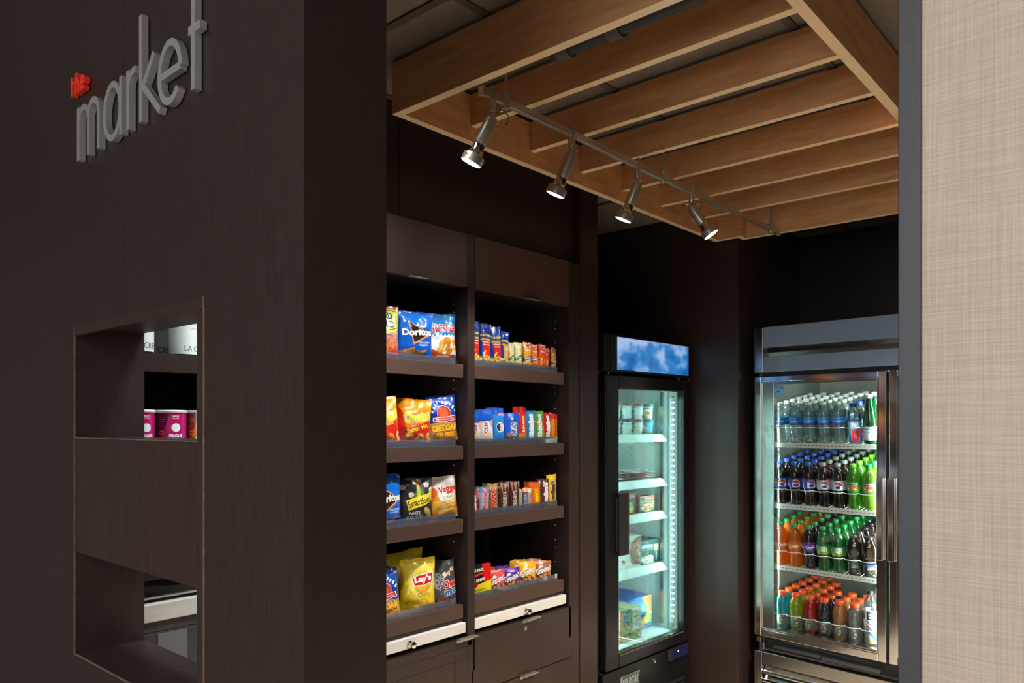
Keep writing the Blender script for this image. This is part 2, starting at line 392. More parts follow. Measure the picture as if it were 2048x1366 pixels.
# ------------------------------------------------------------------ sign letters
def stroke(mb, pts, wd, y0, y1, closed=False):
    P = [Vector((p[0], p[1])) for p in pts]; n = len(P); L = []; R = []
    for i in range(n):
        a = P[(i - 1) % n] if (closed or i > 0) else P[i]; b = P[(i + 1) % n] if (closed or i < n - 1) else P[i]
        d1 = (P[i] - a).normalized() if (P[i] - a).length > 0 else (b - P[i]).normalized()
        d2 = (b - P[i]).normalized() if (b - P[i]).length > 0 else d1
        t = (d1 + d2).normalized(); nn = Vector((-t.y, t.x)); k = wd / 2 / max(nn.dot(Vector((-d1.y, d1.x))), .5)
        L.append(P[i] + nn * k); R.append(P[i] - nn * k)
    m = n if closed else n - 1
    for i in range(m):
        j = (i + 1) % n; q = [L[i], L[j], R[j], R[i]]
        f = [(p.x, y0, p.y) for p in q]; b = [(p.x, y1, p.y) for p in q]
        mb.quad(f); mb.quad(b[::-1]); mb.quad([f[0], f[1], b[1], b[0]]); mb.quad([f[2], f[3], b[3], b[2]])
        if not closed and i == 0: mb.quad([f[3], f[0], b[0], b[3]])
        if not closed and i == m - 1: mb.quad([f[1], f[2], b[2], b[1]])
def arc(cx, cz, rx, rz, a0, a1, n=16):
    return [(cx + rx * math.cos(math.radians(a0 + (a1 - a0) * i / n)), cz + rz * math.sin(math.radians(a0 + (a1 - a0) * i / n))) for i in range(n + 1)]
zb = 2.108; SW = .0135; FY, BY = .624, .637
sg = thing('market_sign', 'large brushed metal lowercase letters on the dark wall', 'sign', (-1.55, BY, zb))
def letter(fn):
    mb = MB(); fn(mb); mb.v = [(x + 1.55, y - BY, z - zb) for x, y, z in mb.v]
    o = mb.build('letter', 'letter', sg); return o
h = .5 * SW; XH = .118
_k = [0]
def s(mb, pts, wd=SW, closed=False):
    _k[0] = (_k[0] + 1) % 3; stroke(mb, pts, wd, FY + .00025 * _k[0], BY, closed)
def Lm(mb):
    x = -1.845 + h; d = .0575
    s(mb, [(x, zb), (x, zb + XH)])
    for k in (0, 1): s(mb, arc(x + d*k + d/2, zb + XH - .034, d/2, .034 - h, 180, 0) + [(x + d*(k+1), zb)])
letter(Lm)
def La(mb):
    cx = -1.650; rx = .047 - h
    s(mb, arc(cx, zb + .059, rx, .059 - h + .002, 0, 360, 40)[:-1], closed=True); s(mb, [(cx + rx + .003, zb), (cx + rx + .003, zb + XH)])
letter(La)
def Lr(mb):
    x = -1.578 + h; s(mb, [(x, zb), (x, zb + XH)]); s(mb, arc(x + .030, zb + XH - .036, .030, .036 - h, 180, 78, 12))
letter(Lr)
def Lk(mb):
    x = -1.519 + h; s(mb, [(x, zb), (x, zb + .208)]); s(mb, [(x + .003, zb + .058), (-1.452, zb + .116)]); s(mb, [(x + .012, zb + .066), (-1.428, zb)])
letter(Lk)
def Le(mb):
    cx = -1.387; rx = .049 - h; rz = .060 - h; s(mb, [(cx - rx, zb + .059), (cx + rx, zb + .059)]); s(mb, arc(cx, zb + .059, rx, rz, 0, 318, 40))
letter(Le)
def Lt(mb):
    x = -1.296; s(mb, [(x, zb), (x, zb + .168)]); s(mb, [(x - .018, zb + .107), (x + .026, zb + .107)], SW * 1.1)
letter(Lt)
rs = thing('small_red_sign', 'small red lowercase letters mounted above the metal letters', 'sign', (-1.86, BY, 2.262))
for dx, k in ((-.016, 't'), (.011, 'h'), (.046, 'e')):
    mb = MB(); W = .0072
    def s2(p): _k[0] = (_k[0] + 1) % 3; stroke(mb, p, W, -.013 + .00025 * _k[0], 0)
    if k == 't': s2([(dx, 0), (dx, .042)]); s2([(dx - .009, .028), (dx + .010, .028)])
    if k == 'h': s2([(dx - .004, 0), (dx - .004, .046)]); s2(arc(dx + .0045, .019, .0085, .009, 180, 0, 8) + [(dx + .013, 0)])
    if k == 'e': s2([(dx - .012, .015), (dx + .009, .015)]); s2(arc(dx - .0015, .015, .0105, .0125, 0, 315, 14))
    mb.build('letter', 'red', rs)

# ------------------------------------------------------------------ snack cabinet (two bays)
cab = thing('snack_cabinet', 'dark brown built-in snack cabinet with two open bays, flap doors and drawers', 'cabinet', (K, 2.03, 0))
def cb(name, a, b, mat, parent=None, bev=0.):
    o = box(name, (a[0] - K, a[1] - 2.03, a[2]), (b[0] - K, b[1] - 2.03, b[2]), mat, parent or cab, bev); return o
BK = -2.45
cb('back_panel', (BK - .02, 1.385, .73), (BK, 2.637, 2.232), 'lamin')
cb('side_panel', (BK, 1.385, 0), (K, 1.419, 2.232), 'lamv', bev=.001)
cb('divider', (BK, 1.997, .60), (K, 2.035, 2.232), 'lamv', bev=.001)
cb('side_panel', (BK, 2.619, .60), (K, 2.637, 2.232), 'lamv', bev=.0008)
cb('filler_strip', (K - .30, 2.6385, 0), (K - .004, 2.699, 2.225), 'lamv')
cb('top_panel', (BK, 1.42, 2.21), (K - .02, 2.618, 2.230), 'lamin'); cb('inner_top', (BK, 1.42, 2.035), (K - .025, 1.996, 2.05), 'lamin'); cb('inner_top', (BK, 2.036, 2.035), (K - .025, 2.618, 2.05), 'lamin')
for (a, b), hy in (((1.422, 1.9945), 1.745), ((2.0375, 2.617), 2.36)):
    d = cb('flap_door', (K - .022, a, 2.032), (K + .001, b, 2.228), 'lamh', bev=.001)
    hm = MB().box((-.004, -.04, -.006), (.016, .04, -.003)); hm.box((-.004, -.04, -.006), (-.0015, .04, .012))
    hh = hm.build('handle', 'nickel', d); hh.location = (K + .002 - K, hy - 2.03, 2.034)
shelf_z = [(1.745, 1.762), (1.443, 1.457), (1.171, 1.174), (.855, .846)]
for bi, (a, b) in enumerate(((1.424, 1.983), (2.037, 2.594))):
    for zi, (zl, zs) in enumerate(shelf_z):
        sh = cb('shelf', (BK + .003, a, zs - .022), (K - .0345, b, zs - .0016), 'lamin')
        cb('shelf_lip', (K - .031, a, zl - .05), (K - .012, b, zl), 'lamh', sh, .0008)
        cb('lip_edge_band', (K - .0305, b, zl - .0495), (K - .0115, b + .0012, zl - .0005), 'edge', sh)
        cb('acrylic_tray', (BK + .01, a + .004, zs - .0014), (K - .0350, b - .012, zs - .0002), 'acr', sh)
        cb('acrylic_lip', (K - .0335, a + .004, zl), (K - .0315, b - .018, zl + .024), 'acr', sh)
    cb('pull_out_shelf', (K - .40, a - .002 if bi == 0 else a, .751), (K - .002, b + .008 if bi else b + .006, .789), 'white', None, .002)
    cb('rail_panel', (K - .05, a, .7905), (K - .02, b + .012, .803), 'lamv')
kn = [c for c in cab.children if c.name.startswith('pull_out_shelf')]
for p, y in zip(kn, (1.716, 2.331)):
    M4 = Matrix.Translation((0, y - 2.03, .768)) @ Matrix.Rotation(PI/2, 4, 'Y')
    MB().lathe([(.011, -.003), (.011, .001), (.005, .003), (.005, .012), (.011, .014), (.0125, .018), (.011, .023), (.006, .025)], 18, M4).build('knob', 'chrome', p, True)
pins = MB()
for ys_, zz in ((1.996, 1), (2.618, 1)):
    for z in [x for x in np.arange(.92, 2.0, .032)]:
        if any(zl - .055 < z < zl + .015 for zl, _ in shelf_z): continue
        if int(round(z / .032)) % 3 == 0: continue
        pins.cyl((K - .075 - K, ys_ - 2.03 + .001, z), (K - .075 - K, ys_ - 2.03 - .0008, z), .0022, 6)
tag(pins.build('pin_holes', 'peg', cab), kind='stuff')
# base with drawers
cb('base_carcass', (BK, 1.42, 0), (K - .025, 1.995, .735), 'lamin'); cb('base_carcass', (BK, 2.028, 0), (K - .025, 2.60, .735), 'lamin')
for a, b, z0, z1, hy, lock in ((1.424, 2.019, .700, .733, 1.985, 0), (1.424, 1.93, .36, .655, None, 0), (2.026, 2.634, .515, .733, 2.357, 1), (2.026, 2.634, .12, .511, 2.341, 0), (1.424, 2.019, .08, .352, 1.8, 0)):
    d = cb('drawer', (K - .022, a, z0), (K + .0, b, z1), 'lamv', bev=.0012)
    if hy:
        hm = MB().box((-.002, -.045, 0), (.022, .045, .003)); hm.box((-.002, -.045, -.012), (.0, .045, 0))
        hh = hm.build('handle', 'nickel', d); hh.location = (.002, hy - 2.03, z1 + .0005 if z1 < .7 or lock or 1 else z1)
    if lock:
        M4 = Matrix.Translation((0, 2.325 - 2.03, .700)) @ Matrix.Rotation(PI/2, 4, 'Y')
        MB().lathe([(.011, -.002), (.011, .003), (.0075, .003), (.0075, .0015), (.001, .0015)], 20, M4).build('lock', 'chrome', d, True)
cb('drawer_frame', (K - .024, 1.424, .656), (K - .001, 2.019, .699), 'lamv'); cb('drawer_frame', (K - .024, 1.934, .36), (K - .001, 2.019, .655), 'lamv')
cb('base_side', (BK, 2.601, 0), (K - .024, 2.637, .598), 'lamv'); cb('base_stile', (BK, 1.9955, .0), (K - .0245, 2.0275, .598), 'lamv')
cb('plinth', (K - .08, 1.42, 0), (K - .06, 2.63, .1), 'blkm')

# ------------------------------------------------------------------ left cabinet seen through the niche
bc = thing('counter_cabinet', 'dark cabinet with white counter edge seen through the niche in the wall', 'cabinet', (K, .85, 0))
def c2(name, a, b, mat, parent=None, bev=0.): return box(name, (a[0] - K, a[1] - .85, a[2]), (b[0] - K, b[1] - .85, b[2]), mat, parent or bc, bev)
c2('back_panel', (BK - .02, .80, 1.0), (BK, 1.38, 2.232), 'lamin')
c2('shelf', (BK + .002, .80, 1.664), (K - .02, 1.38, 1.705), 'lamin'); c2('shelf_lip', (K - .019, .80, 1.658), (K, 1.38, 1.706), 'lamv')
c2('shelf', (BK + .002, .80, 1.462), (K + .10, 1.38, 1.482), 'lam')
c2('shelf_lip', (K - .02, .80, 1.12), (K, 1.38, 1.155), 'lam')
c2('counter', (BK + .002, .80, 1.012), (K, 1.38, 1.058), 'white', None, .002)
c2('rail_panel', (K - .03, .80, .985), (K - .006, 1.38, 1.011), 'greydoor')
c2('door', (K - .026, .80, .10), (K - .004, 1.38, .983), 'greydoor', None, .002)
c2('door_reflection', (K - .0038, .862, .20), (K - .0012, .940, .998 - .02), 'greylit', None, .001)  # lighter patch imitating a reflection on the plain grey door
c2('carcass', (BK, .80, 0), (K - .04, 1.38, .985), 'lamin')
# white-label wine bottles
def A_wine():
    a = Art(256, 160, '#dfe6e2'); a.text('SONOMA COAST', .5, .86, .30, .07, '#7d8785', bold=0); a.text('PINOT NOIR', .5, .72, .22, .05, '#8a9492', bold=0)
    a.text('LA CREMA', .5, .16, .36, .15, '#3c4140', bold=.0); return a.mat('wine_label', .6, coat=0)
MT['wine'] = M('dark_wine_glass', (.006, .010, .012), .08, spec=.7)
mw = A_wine()
MT['capsule'] = M('wine_capsule', (.02, .02, .022), .4)
wbody = MB().lathe([(.034, 0), (.037, .006), (.037, .19), (.033, .205), (.017, .232), (.0145, .25), (.0145, .295)], 28).mesh('wine_body', MT['wine'], True)
wlab = MB().lathe([(.0374, .0045), (.0374, .10)], 28, cap=False, uv=True).mesh('wine_label', mw, True)
wcap = MB().lathe([(.0152, .245), (.0152, .298), (.012, .300)], 16).mesh('wine_cap', MT['capsule'], True)
for y, rz, lb_ in ((.835, 60, 'white-label wine bottle, leftmost on the shelf seen through the niche'), (.955, 55, 'white-label wine bottle at the right of the shelf seen through the niche')):
    o = tag(link('wine_bottle', wbody, None, (K - .055, y, 1.7062), (0, 0, math.radians(rz + (54 if rz == 60 else 78)))), lb_, 'bottle', 'wine bottles on the shelf behind the niche')
    link('label', wlab, o); link('foil_capsule', wcap, o)
o = tag(link('wine_bottle', wbody, None, (K - .15, .935, 1.7062), (0, 0, math.radians(80))), 'wine bottle standing behind the other two on the shelf behind the niche', 'bottle', 'wine bottles on the shelf behind the niche')
link('label', wlab, o); link('foil_capsule', wcap, o)
# crisp tubes
def A_can(bg, dk):
    a = Art(512, 180, bg); a.poly([(0, 0), (.40, 0), (.50, 1), (0, 1)], dk)
    for i, y in enumerate((.82, .74, .66, .55, .47)): a.rect(.30, y, .30 + (.13, .15, .14, .10, .12)[i], y + .02, '#c9a3b8', .7)
    a.ell(.40, .22, .035, .07 * 512 / 180 / 2, '#d07a1e'); a.text('FRESH', .40, .22, .045, .07, '#2a0a10')
    a.text('SMOKY', .56, .87, .075, .06, '#ffffff'); a.text('FLAVOR', .56, .78, .075, .06, '#f6e27a')
    a.ell(.56, .42, .050, .17, '#ffffff'); a.text('PRINGLES', .56, .10, .15, .14, '#ffffff', bold=.06, out=dk, ow=1)
    return a
m1 = A_can('#c0136f', '#5a0a34').mat('snack_tube_print', .3); m2 = A_can('#d9781c', '#8a3c0c').mat('snack_tube_print_orange', .3)
tb = {}
for k, mm in (('m', m1), ('o', m2)): tb[k] = MB().lathe([(.037, 0.002), (.037, .068)], 32, uv=True).mesh('tube_body', mm, True)
tlid = MB().lathe([(.0385, .068), (.0390, .069), (.0390, .0735), (.037, .0755)], 32).mesh('tube_lid', MT['white'], True)
trim_ = MB().lathe([(.0375, 0), (.0375, .003)], 32).mesh('tube_rim', MT['chrome'], True)
for y, k, rz, lb_ in ((.820, 'm', 76, 'magenta snack tube, leftmost of the row in the niche'), (.903, 'm', 62, 'magenta snack tube in the middle of the row in the niche'), (.983, 'o', 60, 'orange snack tube at the right end of the row in the niche')):
    o = tag(link('snack_tube', tb[k], None, (K - .015, y, 1.4835), (0, 0, math.radians(rz))), lb_, 'snack tube', 'snack tubes in the niche')
    link('lid', tlid, o); link('rim', trim_, o)

# ------------------------------------------------------------------ wooden ceiling frame
pg = thing('wooden_ceiling_frame', 'light maple rectangular ceiling frame of deep boards and slats under the tiles', 'ceiling frame', (-1.2, 2.5, 2.467))
def board(nm, x0, y0, x1, y1, z0, z1=2.622):
    o = box(nm, (x0 + 1.2, y0 - 2.5, z0 - 2.467), (x1 + 1.2, y1 - 2.5, z1 - 2.467), 'maple', pg, .0006)
    o.data.materials.append(MT['maple_underlit'])
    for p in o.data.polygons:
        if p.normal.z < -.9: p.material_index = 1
    return o
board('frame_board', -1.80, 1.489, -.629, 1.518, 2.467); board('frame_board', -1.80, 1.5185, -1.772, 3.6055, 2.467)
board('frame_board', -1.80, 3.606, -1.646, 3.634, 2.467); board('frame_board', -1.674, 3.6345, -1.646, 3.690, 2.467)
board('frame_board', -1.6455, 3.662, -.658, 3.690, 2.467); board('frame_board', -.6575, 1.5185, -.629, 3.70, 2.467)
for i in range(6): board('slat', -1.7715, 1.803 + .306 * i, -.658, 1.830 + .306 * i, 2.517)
pp = thing('ceiling_pipe', 'dark pipe with grey coupling above the first wooden slat', 'pipe', (-1.3, 1.70, 2.585))
MB().cyl((-.04, 0, 0), (.60, 0, 0), .026, 16).build('pipe', 'trimblk', pp, True)
for x in (.0, .17): MB().cyl((x - .02, 0, 0), (x + .02, 0, 0), .033, 16).build('coupling', 'grid', pp, True)
MB().cyl((.09, 0, .02), (.09, 0, .044), .006, 8).build('hanger', 'grid', pp, True)

# ------------------------------------------------------------------ track light
TX, TZ = -1.46, 2.452
tr = thing('light_track', 'satin nickel monorail light track hung below the wooden frame', 'light track', (TX, 2.5, TZ))
MB().box((-.0075, -.97, -.010), (.0075, 1.115, .012)).build('rail', 'nickel', tr, bev=.0015)
rl = MB().box((-.0082, -.97, -.004), (-.0076, 1.115, .0)); rl.build('conductor_strip', 'chrome', tr)
MB().box((-.010, -.976, -.012), (.010, -.965, .014)).build('end_cap', 'nickel', tr, bev=.001)
MB().box((-.010, 1.11, -.012), (.010, 1.121, .014)).build('end_cap', 'nickel', tr, bev=.001)
for y in (1.63, 2.518, 3.526):
    st = MB(); st.cyl((0, y - 2.5, .02), (0, y - 2.5, .176), .005, 10); st.build('stem', 'nickel', tr, True)
    MB().lathe([(.0125, -.018), (.0135, -.012), (.0135, .028), (.009, .032)], 16, Matrix.Translation((0, y - 2.5, 0))).build('stem_clamp', 'nickel', tr, True)
def head(y, d, label, loops):
    t = thing('spotlight', label, 'spotlight', (TX, y, TZ), group='spotlights on the track')
    MB().lathe([(.011, -.044), (.012, -.04), (.012, .022), (.0105, .024)], 16).build('rail_clamp', 'nickel', t, True)
    MB().lathe([(.0055, -.062), (.0055, -.044)], 10).build('swivel', 'chrome', t, True)
    J = Vector((0, 0, -.066)); d = Vector(d).normalized(); Q = d.to_track_quat('Z', 'Y').to_matrix().to_4x4(); T = Matrix.Translation(J) @ Q
    MB().lathe([(.004, -.008), (.0168, -.004), (.0182, .004), (.0195, .072), (.0185, .076)], 20, T).build('lamp_body', 'nickel', t, True)
    MB().lathe([(.0175, .076), (.0175, .088), (.0215, .104), (.0235, .108)], 20, T).build('neck', 'chrome', t, True)
    hd_ = MB().lathe([(.0235, .106), (.0305, .110), (.0315, .114), (.0315, .134), (.0295, .134), (.0295, .1325), (.004, .128)], 28, T).build('lamp_ring', 'nickel', t, True)
    for a in (20, 140, 260):
        bx = MB()
        p = Vector((.0313 * math.cos(math.radians(a)), .0313 * math.sin(math.radians(a)), .120)); q = p * 1.0; q.x *= 1.09; q.y *= 1.09
        bx.cyl(T @ p, T @ q, .0022, 8).build('screw', 'chrome', hd_, True)
    MB().lathe([(.0001, .1330), (.0290, .1330), (.0290, .1343), (.020, .1358), (.0001, .1366)], 24, T, cap=False).build('lens', 'lens', t, True)
    for (ax, ay, rr, tl) in loops:
        pts = []
        for i in range(15):
            a = math.radians(-60 + 300 * i / 14); pts.append(J + Vector((ax + rr * math.cos(a) * .75, ay + rr * math.cos(a) * .66, rr * math.sin(a) * tl + .004)))
        MB().tube(pts, .0019, 6).build('cable_loop', 'chrome', t, True)
    l = bpy.data.lights.new('spot_beam', 'SPOT'); l.energy = 21; l.spot_size = math.radians(84); l.spot_blend = .6; l.shadow_soft_size = .022; l.color = (1, .97, .92)
    lo = bpy.data.objects.new('spot_beam', l); COL.objects.link(lo); lo.parent = t; lo.location = J + d * .136; lo.rotation_euler = d.to_track_quat('-Z', 'Y').to_euler()
    return lo
SP = [head(1.569, (-.40, -.22, -.89), 'first spotlight on the track, nearest the doorway, with a long cable loop', ((.018, .022, .020, 1.0),)),
      head(1.945, (-.40, -.13, -.90), 'second spotlight on the track, aimed at the snack shelves', ((.008, .012, .012, .8),)),
      head(2.339, (-.38, -.12, -.91), 'third spotlight on the track, hanging left of the middle stem', ((.002, .004, .012, .8), (.002, .004, .007, .8))),
      head(2.741, (.45, .25, -.75), 'fourth spotlight on the track, tilted to the right toward the fridge', ((-.018, -.014, .014, .9), (.016, .014, .014, .9)))]
SP[3].data.energy = 22

# ------------------------------------------------------------------ snack bags and bars
def pillow(name, mat, wd, ht, th, seed, nx=16, ny=22, seal=.055, wr=.004, lean=.06, taper=.0, bend=.010, hole=False, p=.55):
    """closed pillow pack: front (+X) and back surfaces meeting at crimped top and bottom seals"""
    mb = MB(); R = random.Random(seed); o3 = Vector((seed * 3.1, seed * 1.7, 0)); G = {}
    for sd in (1, -1):
        for j in range(ny + 1):
            v = j / ny
            vv = 0 if v < seal * .7 or v > 1 - seal else (v - seal * .7) / (1 - seal * 1.7)
            prof = (math.sin(PI * vv) ** p) if 0 < vv < 1 else 0
            prof *= (1.12 - .3 * v)
            for i in range(nx + 1):
                u = i / nx * 2 - 1
                half = wd / 2 * (1 - .055 * math.sin(PI * v) * (th / .05) - taper * v)
                n1 = noise.noise(Vector((u * 2.2, v * 3, sd * 4)) + o3); n2 = noise.noise(Vector((u * 7, v * 4, sd * 9)) + o3); n3 = noise.noise(Vector((u * 3, v * 11, sd * 5 + 8)) + o3)
                e = max(0, 1 - abs(u) ** 2.6) ** .62
                x = sd * (th / 2 * prof * e + .0004)
                x += (wr * n1 * 1.2 + wr * .8 * n2 * (.5 + abs(v - .5)) + wr * .5 * n3) * (e if prof > 0 else 0) * sd * min(1, prof * 1.6)
                x += bend * noise.noise(Vector((u * 1.6, 1.7, seed))) * v ** 3 * 1.6 - lean * ht * v
                y = half * u + .0015 * n2 * (1 if 0 < i < nx else .3)
                z = ht * v + (.006 * noise.noise(Vector((u * 1.3, 5.5, seed))) * v * ht / .16)
                if j == ny: z += .0008 * ((i % 2) * 2 - 1)
                G[sd, i, j] = len(mb.v); mb.v.append((x, y, z))
    for sd in (1, -1):
        for j in range(ny):
            for i in range(nx):
                q = [(i, j), (i+1, j), (i+1, j+1), (i, j+1)]; q = q if sd > 0 else q[::-1]
                mb.f.append(tuple(G[sd, a, b] for a, b in q)); mb.uv.append(tuple((a / nx, b / ny) for a, b in q))
    for j in range(ny):
        for i in (0, nx):
            a, b, c, d = G[1, i, j], G[1, i, j+1], G[-1, i, j+1], G[-1, i, j]; mb.f.append((a, b, c, d) if i == 0 else (d, c, b, a)); mb.uv.append(((i/nx, j/ny),)*4)
    for i in range(nx):
        for j in (0, ny):
            mb.f.append((G[1, i, j], G[1, i+1, j], G[-1, i+1, j], G[-1, i, j])); mb.uv.append(((i/nx, j/ny),)*4)
    return mb.mesh(name, mat, True)
def place(name, me, y, z, phi, x, label, cat, group):
    o = link(name, me, None, (x, y, z + .0006), (0, 0, -math.radians(phi))); return tag(o, label, cat, group)
FOIL = dict(rough=.28, coat=.5, bump=.8, bscale=32)
W, H = 256, 340
def seals(a, dark, hh=.055):
    a.rect(0, 1 - hh, 1, 1, dark, .55); a.rect(0, 0, 1, hh * .7, dark, .55); return a
def art_pretzel():
    a = Art(W, H, '#c8b0a0'); a.grad(0, '#d8341c', .46, '#b8a8a8'); a.noise(.25, 3, 8)
    a.rect(0, .84, 1, 1, '#c92a2a'); a.blobs(20, 0, .84, 1, 1, .03, ['#f0d070', '#e8b8a0'], 1.4, 2)
    a.poly([(.05, .95), (.5, .99), (.97, .93), (.95, .50), (.5, .40), (.05, .50)], '#f2d93a'); a.poly([(.11, .91), (.5, .945), (.91, .89), (.89, .53), (.5, .445), (.11, .53)], '#1b3c78')
    a.poly([(.13, .90), (.5, .93), (.89, .875), (.87, .54), (.5, .46), (.13, .54)], '#cfe070')
    a.text('ROLD', .5, .79, .58, .14, '#1b3c8c', bold=.02); a.text('GOLD', .5, .61, .62, .15, '#1b3c8c', bold=.02)
    for cx, cy in ((.3, .2), (.7, .18), (.5, .08), (.88, .3)): a.ell(cx, cy, .15, .15 * W / H, '#e8823c', ring=.25); a.ell(cx + .05, cy + .04, .09, .08, '#f0a050', ring=.3)
    a.text('TINY TWISTS', .5, .37, .5, .045, '#5a2c1c'); return a
def art_chip_blue():
    a = Art(W, H, '#0a66d8'); a.grad(0, '#0b50c0', 1, '#1480ee'); a.noise(.12, 5, 12)
    a.poly([(.30, .78), (.95, .50), (.47, .24)], '#f0a060'); a.poly([(.345, .745), (.87, .505), (.485, .29)], '#33201c')
    a.text('Doritos', .56, .53, .84, .15, '#ffffff', rot=6, bold=.05, out='#12244c', ow=2)
    a.text('COOL RANCH', .76, .31, .32, .045, '#e8f2ff', rot=6); a.text('FLAVORED', .76, .255, .26, .035, '#e8f2ff', rot=6)
    for p_ in ([(.02, .04), (.5, .20), (.55, .06)], [(.35, .03), (.85, .17), (.72, .02)]): a.poly(p_, '#e29a3c'); 
    a.blobs(24, .1, .04, .7, .14, .012, ['#c8702a', '#f2c468', '#88542a'], 1.4, 9); return seals(a, '#0a3a9a')
def art_ruffles():
    a = Art(W, H, '#1c78c8'); a.grad(.6, '#1c6cc0', 1, '#3c9ae0')
    a.poly([(0, .50)] + [(i / 16, .47 + .05 * (i % 2) + .04 * i / 16) for i in range(17)] + [(1, .06), (0, .06)], '#e8eef2')
    a.poly([(0, .24), (.25, .17), (.5, .11), (1, .08), (1, 0), (0, 0)], '#d8501c'); a.noise(.1, 2, 7)
    a.blobs(16, .35, .14, .9, .42, .075, ['#e8a848', '#f2c070', '#d8902c', '#c87c28'], 1.4, 4)
    a.text('RUFFLES', .55, .66, .80, .17, '#d81c2c', rot=2, bold=.04, out='#ffffff', ow=3, out2='#1a3a80', ow2=5, arch=.08)
    a.text('ORIGINAL', .55, .055, .42, .045, '#ffe8c0'); return seals(a, '#1850a0')
def art_cheetos(hot):
    a = Art(W, H, '#f28a10'); a.grad(.45, '#f07c0c', 1, '#ffb01c')
    a.poly([(0, .42), (.35, .30), (1, .52), (1, 0), (0, 0)], '#e0301c' if not hot else '#e02018'); a.noise(.08, 6, 9)
    if hot: a.poly([(0, .86), (.22, .60), (.26, .2), (0, .1)], '#e02a18', .9)
    P_ = (.58, .60); a.text('Cheetos', *P_, .76, .25, '#f6e23c', rot=12, bold=.045, out='#3a2a10', ow=2, out2='#fff4d8', ow2=5, arch=-.1)
    if hot: a.text("Flamin' Hot", .62, .32, .62, .12, '#ffe23c', rot=22, bold=.03, out='#a01810', ow=2)
    else: a.text('CRUNCHY', .56, .40, .46, .08, '#fff0a0', rot=12, out='#a04808', ow=2)
    a.blobs(16, .3, .02, .98, .20, .05, ['#f2d83c', '#c8c03c', '#e88c2c', '#f0b0a0'] if hot else ['#f2a03c', '#f0c070', '#e87c2c', '#f8d8c0'], 1.7, 5)
    return seals(a, '#d86c0c')
def art_fries():
    a = Art(W, H, '#1646b4'); a.grad(.5, '#123aa0', 1, '#1c5cd0')
    for i, ch in enumerate("ANDY CAPP'S"):
        t = (i - 5) / 5; 
        if ch != ' ': a.text(ch, .52 + t * .40, .86 - .13 * t * t * 1.5, .065, .075, '#ffffff', rot=-t * 48, bold=.06)
    a.ell(.52, .60, .25, .19, '#ffffff'); a.ell(.52, .60, .235, .178, '#c83828'); a.ell(.52, .60, .18, .135, '#e0603c')
    a.poly([(.12, .52), (.90, .56), (.93, .46), (.5, .42), (.15, .43)], '#ffffff'); a.poly([(.15, .505), (.88, .545), (.90, .47), (.5, .435), (.17, .445)], '#c82c2c')
    a.text('BAKED CORN & POTATO', .53, .487, .6, .035, '#ffffff', rot=2)
    a.poly([(0, .40), (.5, .42), (1, .41), (1, 0), (0, 0)], '#d8a860'); a.noise(.1, 4, 6)
    a.text('CHEDDAR', .52, .30, .88, .15, '#ffc83c', rot=3, bold=.08, out='#7a3c10', ow=3, out2='#e89830', ow2=5)
    a.text('FRIES', .55, .13, .72, .15, '#ffb82c', rot=3, bold=.08, out='#6a3410', ow=4); return seals(a, '#0c2c80', .04)
def art_popcorn():
    a = Art(W, H, '#26262a'); a.grad(.5, '#202024', 1, '#3a3a3e')
    for x, y in ((.10, .80), (.42, .90), (.30, .62), (.80, .84), (.95, .72), (.62, .93)):
        for k in range(5): a.ell(x + .04 * math.cos(k * 1.3), y + .03 * math.sin(k * 1.3), .045, .035, ['#f2e8d8', '#e0cdb4', '#fff6e8'][k % 3])
    a.ell(.55, .74, .075, .20, '#e8b438'); a.ell(.56, .78, .045, .12, '#f4cc5c'); a.ell(.45, .62, .05, .15, '#3c8c3c', 1, -.3); a.ell(.67, .64, .05, .15, '#4ca048', 1, .3)
    a.poly([(.14, .50), (.98, .68), (.98, .47), (.70, .38), (.20, .26)], '#f4dc30'); a.text('Smartfood', .56, .465, .76, .15, '#2a2420', rot=13, bold=.02)
    a.text('WHITE', .38, .20, .34, .075, '#f0f0ec', rot=4, bold=.03); a.text('CHEDDAR', .40, .105, .50, .08, '#f0f0ec', rot=4, bold=.03); a.ell(.80, .20, .09, .15, '#c8b060', 1, .5)
    return seals(a, '#101012', .03)
def art_veggie():
    a = Art(W, H, '#f4f2ee'); a.poly([(0, .86), (.22, .70), (.34, .45), (.30, 0), (0, 0)], '#f08c1c'); a.ell(.08, .62, .20, .12, '#e8641c', 1, .4); a.ell(.15, .30, .24, .10, '#ffc83c', 1, .7)
    a.poly([(.30, .40), (1, .46), (1, 0), (.26, 0)], '#f2b458'); a.poly([(.90, .8), (1, .86), (1, 0), (.84, 0)], '#f0a020')
    a.text('Veggie', .64, .68, .66, .21, '#d8281c', rot=6, bold=.03); a.text('Straws', .60, .515, .36, .10, '#5ca03c', rot=6, bold=.0); a.ell(.40, .81, .09, .035, '#d8d4cc', ring=.2)
    a.poly([(.5, .42), (.95, .46), (.95, .38), (.5, .34)], '#f0a83c'); a.text('SEA SALT', .72, .40, .34, .04, '#fff8e0', rot=5)
    for i in range(14):
        R_ = random.Random(i); x, y = R_.uniform(.35, .85), R_.uniform(.04, .30); d_ = R_.uniform(-.15, .15); a.poly([(x, y), (x + .22, y + d_), (x + .22, y + d_ + .03), (x, y + .03)], R_.choice(['#e8c83c', '#c87c1c', '#8ca83c', '#f2d878']))
    return seals(a, '#d8d4cc', .08)
